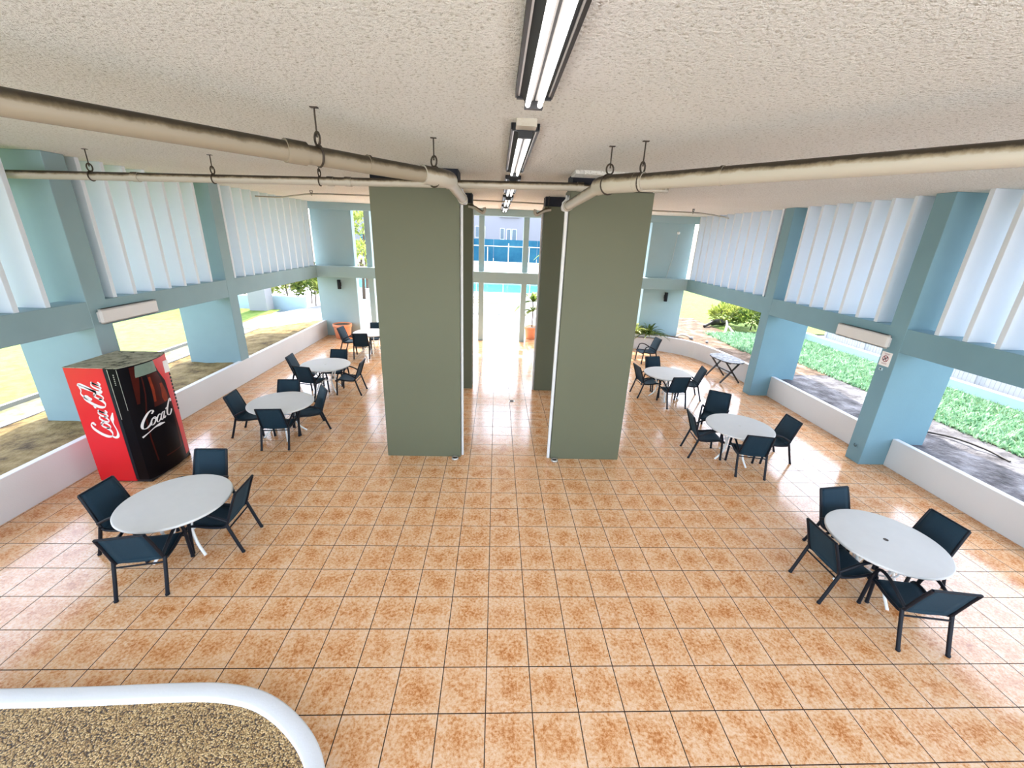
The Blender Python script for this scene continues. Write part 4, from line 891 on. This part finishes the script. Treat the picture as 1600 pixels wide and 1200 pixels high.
# strap leaved clumps at the curved parapet
for i, (x, y, mt, lab) in enumerate(((5.45, 13.20, 'leaf_yellow', 'yellow green strap leaved plant behind the curved parapet next to the column'), (5.98, 13.14, 'leaf', 'arching green strap leaved plant behind the curved parapet before the pier'))):
    r = empty('strap_leaf_plant', (x, y, GZ)); tag(r, lab, 'plant', 'strap leaved plants behind the curved parapet')
    b = MB(); leaf_blades(b, (x, y, GZ), 48, 1.05, 0.55, 0.075, (0.5, 1.45), seed=70 + i); tag(b.build('foliage', M[mt], r), kind='stuff')
    b = MB(); b.tube([(x, y, GZ - 0.05), (x, y, GZ + 0.12)], 0.04, 8); b.build('crown_base', M['bark'], r)
# stones, log and root on the soil
def stone(x, y, z, R, lab, mat, seed):
    rg = random.Random(seed); b = MB(); n = 14; prof = [(0.25, -0.55), (0.75, -0.35), (1.0, 0.0), (0.85, 0.4), (0.45, 0.62), (0.05, 0.68)]
    b.lathe([(R * a, R * c) for a, c in prof], (0, 0, 0), n); b.v = [(x + p[0] * rg.uniform(.85, 1.12), y + p[1] * rg.uniform(.85, 1.12), z + R * 0.3 + p[2] * rg.uniform(.9, 1.1)) for p in b.v]
    tag(b.build('stone', mat, loc=(x, y, z)), lab, 'stone', 'stones on the soil bed')
stone(6.30, 13.00, GZ + 0.03, 0.085, 'pale rounded stone on the soil right behind the curved parapet', M['pale_wood'], 1)
stone(7.55, 12.85, GZ + 0.02, 0.08, 'small pale stone on the soil near the pale root', M['concrete'], 2)
stone(7.9, 12.3, GZ + 0.02, 0.06, 'smallest grey stone on the soil by the curved parapet', M['concrete'], 3)
b = MB(); b.tube([(9.2, 15.2, GZ + 0.06), (9.7, 15.5, GZ + 0.18), (10.3, 15.9, GZ + 0.16), (10.8, 16.2, GZ + 0.1)], [0.06, 0.14, 0.15, 0.1], 10, smooth_path=4); tag(b.build('log', M['dark_wood']), 'dark log lying on the soil under the bushes', 'log')
b = MB(); b.tube([(9.55, 14.1, GZ), (9.75, 14.4, GZ + 0.28), (9.8, 14.6, GZ + 0.45)], [0.05, 0.045, 0.03], 8, smooth_path=3); b.tube([(9.9, 14.0, GZ), (9.78, 14.35, GZ + 0.26)], [0.05, 0.04], 8); tag(b.build('root', M['pale_wood']), 'pale forked root standing on the soil by the log', 'root')
b = MB(); b.tube([(7.0, 13.0, GZ + 0.05), (7.25, 13.15, GZ + 0.09), (7.45, 13.05, GZ + 0.08), (7.55, 12.9, GZ + 0.04)], 0.035, 8, smooth_path=4); tag(b.build('root', M['pale_wood']), 'pale curled root lying on the brown soil behind the curved parapet', 'root')
b = MB(); b.tube([(8.75, 4.9, GZ + 0.03), (9.05, 4.55, GZ + 0.06), (9.2, 4.1, GZ + 0.05), (9.2, 3.7, GZ + 0.02)], 0.02, 8, smooth_path=4); tag(b.build('root', M['dark_wood']), 'thin dark root on the grey soil past the sign column', 'root')
# blue steel frame standing on the lawn
r = empty('steel_stand', (-11.4, 5.3, GZ)); tag(r, 'blue steel stand leg on the lawn past the vending machine', 'stand')
b = MB(); b.tube([(-11.75, 5.0, GZ + 0.03), (-11.0, 5.4, GZ + 0.03)], 0.025, 8); b.build('foot_bar', M['blue_steel'], r)
b = MB(); b.tube([(-11.45, 5.2, GZ + 0.03), (-11.15, 5.6, GZ + 0.95)], 0.025, 8); b.build('upright', M['blue_steel'], r)

# ------------------------------------------------------------------ beyond the far end: deck, pool, court fence, building
b = MB(); b.prism([(-6.7, 15.4), (-0.5, 15.4), (0.9, 14.15), (1.9, 14.15), (4.2, 14.0), (5.2, 16.5), (5.2, 28.4), (-60, 28.4), (-60, 17.7), (-6.7, 17.7)], -0.2, -0.01)
struct(b.build('pool_deck', M['concrete']), 'white sunlit concrete deck around the pool', 'deck')
b = MB(); b.box(-60, 60, 35.4, 70, -0.2, -0.01); struct(b.build('court_ground', M['concrete']), 'pale paving between pool and court fence', 'ground')
b = MB(); b.box(-14, 16, 28.4, 35.4, -0.4, -0.06); struct(b.build('pool_water', M['water']), 'turquoise swimming pool water', 'pool')
b = MB()
for (x0, x1, y0, y1) in ((-14.3, 16.3, 28.2, 28.5), (-14.3, 16.3, 35.3, 35.6), (-14.3, -14, 28.5, 35.3), (16, 16.3, 28.5, 35.3)): b.box(x0, x1, y0, y1, -0.4, 0.02)
struct(b.build('pool_edge', M['parapet']), 'white coping around the pool', 'pool edge')
r = empty('court_fence', (1, 62, 0)); tag(r, 'tall court fence covered with blue windscreen beyond the pool', 'fence')
for k in range(7):
    b = MB(); b.box(-20 + k * 6.5, -13.55 + k * 6.5, 62.0, 62.1, 0.35, 3.5); b.build('windscreen', M['wind'], r)
for k in range(15):
    b = MB(); x = -20 + k * 3.1; b.tube([(x, 61.9, 0), (x, 61.9, 3.0 if k % 2 else 2.4)], 0.07, 8); b.build('post', M['white'], r)
b = MB(); b.box(-20, 25, 61.85, 61.95, 2.5, 2.62); b.build('rail', M['white'], r)
# pool fence
r = empty('pool_fence', (0, 27.4, 0)); tag(r, 'thin white pool fence rail on the deck', 'fence')
for k in range(7):
    b = MB(); x = -5.2 + k * 1.9; b.tube([(x, 27.5, -0.01), (x, 27.5, 1.15)], 0.022, 8); b.build('post', M['white'], r)
b = MB(); b.tube([(-5.2, 27.5, 1.13), (6.2, 27.5, 1.13)], 0.022, 8); b.tube([(-5.2, 27.5, 0.12), (6.2, 27.5, 0.12)], 0.018, 8); b.build('rail', M['white'], r)
# slatted bench on the deck
r = empty('slat_bench', (-0.9, 20, 0)); tag(r, 'pale yellow slatted bench on the white deck', 'bench')
for k, z in enumerate((0.48, 0.62, 0.76)):
    b = MB(); b.box(-2.2, 0.35, 20.0 + 0.03 * k, 20.03 + 0.03 * k, z, z + 0.09); b.build('slat', M['yellow_slat'], r)
for k in range(3):
    b = MB(); b.box(-2.2, 0.35, 19.55 + 0.13 * k, 19.65 + 0.13 * k, 0.40, 0.43); b.build('slat', M['yellow_slat'], r)
for x in (-2.0, -0.9, 0.2):
    b = MB(); b.box(x - 0.03, x + 0.03, 19.55, 19.99, 0.0, 0.40); b.box(x - 0.03, x + 0.03, 19.95, 20.0, 0.40, 0.86); b.build('leg', M['white'], r)
# metal deck chair
o = empty('deck_chair', (-5.95, 17.0, -0.01)); tag(o, 'thin metal chair standing alone on the white deck', 'chair')
for s in (-1, 1):
    b = MB(); b.tube([(-6.25, 17.0 + s * 0.24, 0.95), (-6.12, 17.0 + s * 0.24, 0.45), (-6.05, 17.0 + s * 0.24, 0.0)], 0.014, 8, smooth_path=3); b.build('leg', M['galv'], o)
    b = MB(); b.tube([(-5.62, 17.0 + s * 0.24, 0.0), (-5.62, 17.0 + s * 0.24, 0.62), (-5.85, 17.0 + s * 0.24, 0.66), (-6.15, 17.0 + s * 0.24, 0.64)], 0.014, 8, smooth_path=3); b.build('leg', M['galv'], o)
b = MB(); b.box(-6.12, -5.62, 16.77, 17.23, 0.42, 0.44); b.build('seat', M['white'], o)
b = MB(); b.box(-6.26, -6.20, 16.77, 17.23, 0.55, 0.94); b.build('backrest', M['white'], o)
# building beyond
r = empty('apartment_building', (0, 80, 0)); tag(r, 'white apartment block with small windows beyond the court fence', 'building')
b = MB(); b.box(-30, 34, 80, 92, 0, 12.5); b.build('wall', M['building'], r)
for (x0, x1, z0, z1) in ((0.6, 1.5, 7.6, 8.2), (1.9, 2.7, 7.6, 8.2), (3.0, 3.9, 7.6, 8.2), (0.5, 1.3, 3.4, 5.4), (1.7, 2.5, 3.2, 5.3), (2.7, 3.6, 3.2, 5.3), (-2.9, -2.3, 3.6, 5.6), (-4.2, -3.4, 3.6, 5.6)):
    b = MB(); b.box(x0, x1, 79.93, 80.0, z0, z1); f = b.build('window', M['white'], r)
    b = MB(); b.box(x0 + 0.08, x1 - 0.08, 79.90, 79.93, z0 + 0.08, z1 - 0.08); b.build('pane', M['glass_dark'], f)
b = MB(); b.box(0.3, 4.1, 79.6, 80, 3.0, 3.12); b.box(0.3, 4.1, 79.6, 80, 7.3, 7.4); b.build('ledge', M['building'], r)
# trees by the deck
shrub(-8.1, 23.5, 0.0, 1.3, 1.2, 2.4, 600, M['leaf_yellow'], 'rounded yellow green tree beside the deck on the lawn side', 0.35, 91, None, name='tree', trunk=0.9, w=0.4)
shrub(-9.4, 28.6, 0.0, 1.3, 1.2, 2.6, 500, M['leaf_yellow'], 'taller yellow green tree farther along the deck', 0.4, 92, None, name='tree', trunk=2.6, w=0.4)
r = empty('palm_tree', (4.05, 26.5, 0)); tag(r, 'yellow green palm tree standing by the pool', 'tree')
b = MB(); b.tube([(4.05, 26.5, -0.05), (4.1, 26.5, 1.6), (4.1, 26.5, 2.9)], [0.16, 0.12, 0.11], 10); b.build('trunk', M['bark'], r)
b = MB()
for kk, (zz, sd) in enumerate(((2.9, 7), (2.6, 8), (2.2, 9))): leaf_blades(b, (4.1, 26.5, zz), 13, 1.7, 0.7, 0.34, (-0.1, 1.35), seed=sd, phase=0.3 * kk)
tag(b.build('crown', M['leaf_yellow'], r), kind='stuff')

# ------------------------------------------------------------------ light
w = bpy.data.worlds.new('sky'); SC.world = w; w.use_nodes = True; nt = w.node_tree
bg = nt.nodes['Background']; sky = nt.nodes.new('ShaderNodeTexSky'); sky.sky_type = 'NISHITA'
sky.sun_disc = False; sky.sun_elevation = math.radians(58); sky.sun_rotation = math.radians(10); sky.air_density = 1.0; sky.dust_density = 2.0; sky.ozone_density = 1.5
hs = nt.nodes.new('ShaderNodeHueSaturation'); hs.inputs['Saturation'].default_value = 0.65; nt.links.new(sky.outputs['Color'], hs.inputs['Color']); nt.links.new(hs.outputs['Color'], bg.inputs['Color']); bg.inputs['Strength'].default_value = 0.32
sun = bpy.data.lights.new('sun', 'SUN'); sun.energy = 3.0; sun.angle = math.radians(0.6); sun.color = (1.0, 0.95, 0.86)
so = bpy.data.objects.new('sun', sun); COL.objects.link(so)
so.rotation_euler = Vector((-0.05, 0.52, 0.85)).to_track_quat('Z', 'Y').to_euler()

# ------------------------------------------------------------------ camera
cam = bpy.data.cameras.new('camera'); co = bpy.data.objects.new('camera', cam); COL.objects.link(co)
cam.sensor_fit = 'HORIZONTAL'; cam.sensor_width = 36.0; cam.lens = 642.27342 * 36.0 / 1600.0; cam.clip_start = 0.05; cam.clip_end = 500
rx, ry, rz = 0.34322, 0.04678, -0.03962
fwd = Vector((math.sin(ry) * math.cos(rx), math.cos(ry) * math.cos(rx), -math.sin(rx))); right = Vector((math.cos(ry), -math.sin(ry), 0)); down = fwd.cross(right)
r_ = right * math.cos(rz) + down * math.sin(rz); d_ = -right * math.sin(rz) + down * math.cos(rz)
co.matrix_world = Matrix.Translation((0.0129 * T, -5.87977 * T, 9.55531 * T)) @ Matrix((r_, -d_, -fwd)).transposed().to_4x4()
SC.camera = co
vs_ = SC.view_settings; SC.display_settings.display_device = 'sRGB'
vs_.view_transform = 'Standard'; vs_.look = 'None'; vs_.gamma = 1.0; vs_.use_curve_mapping = False; vs_.exposure = 2.2
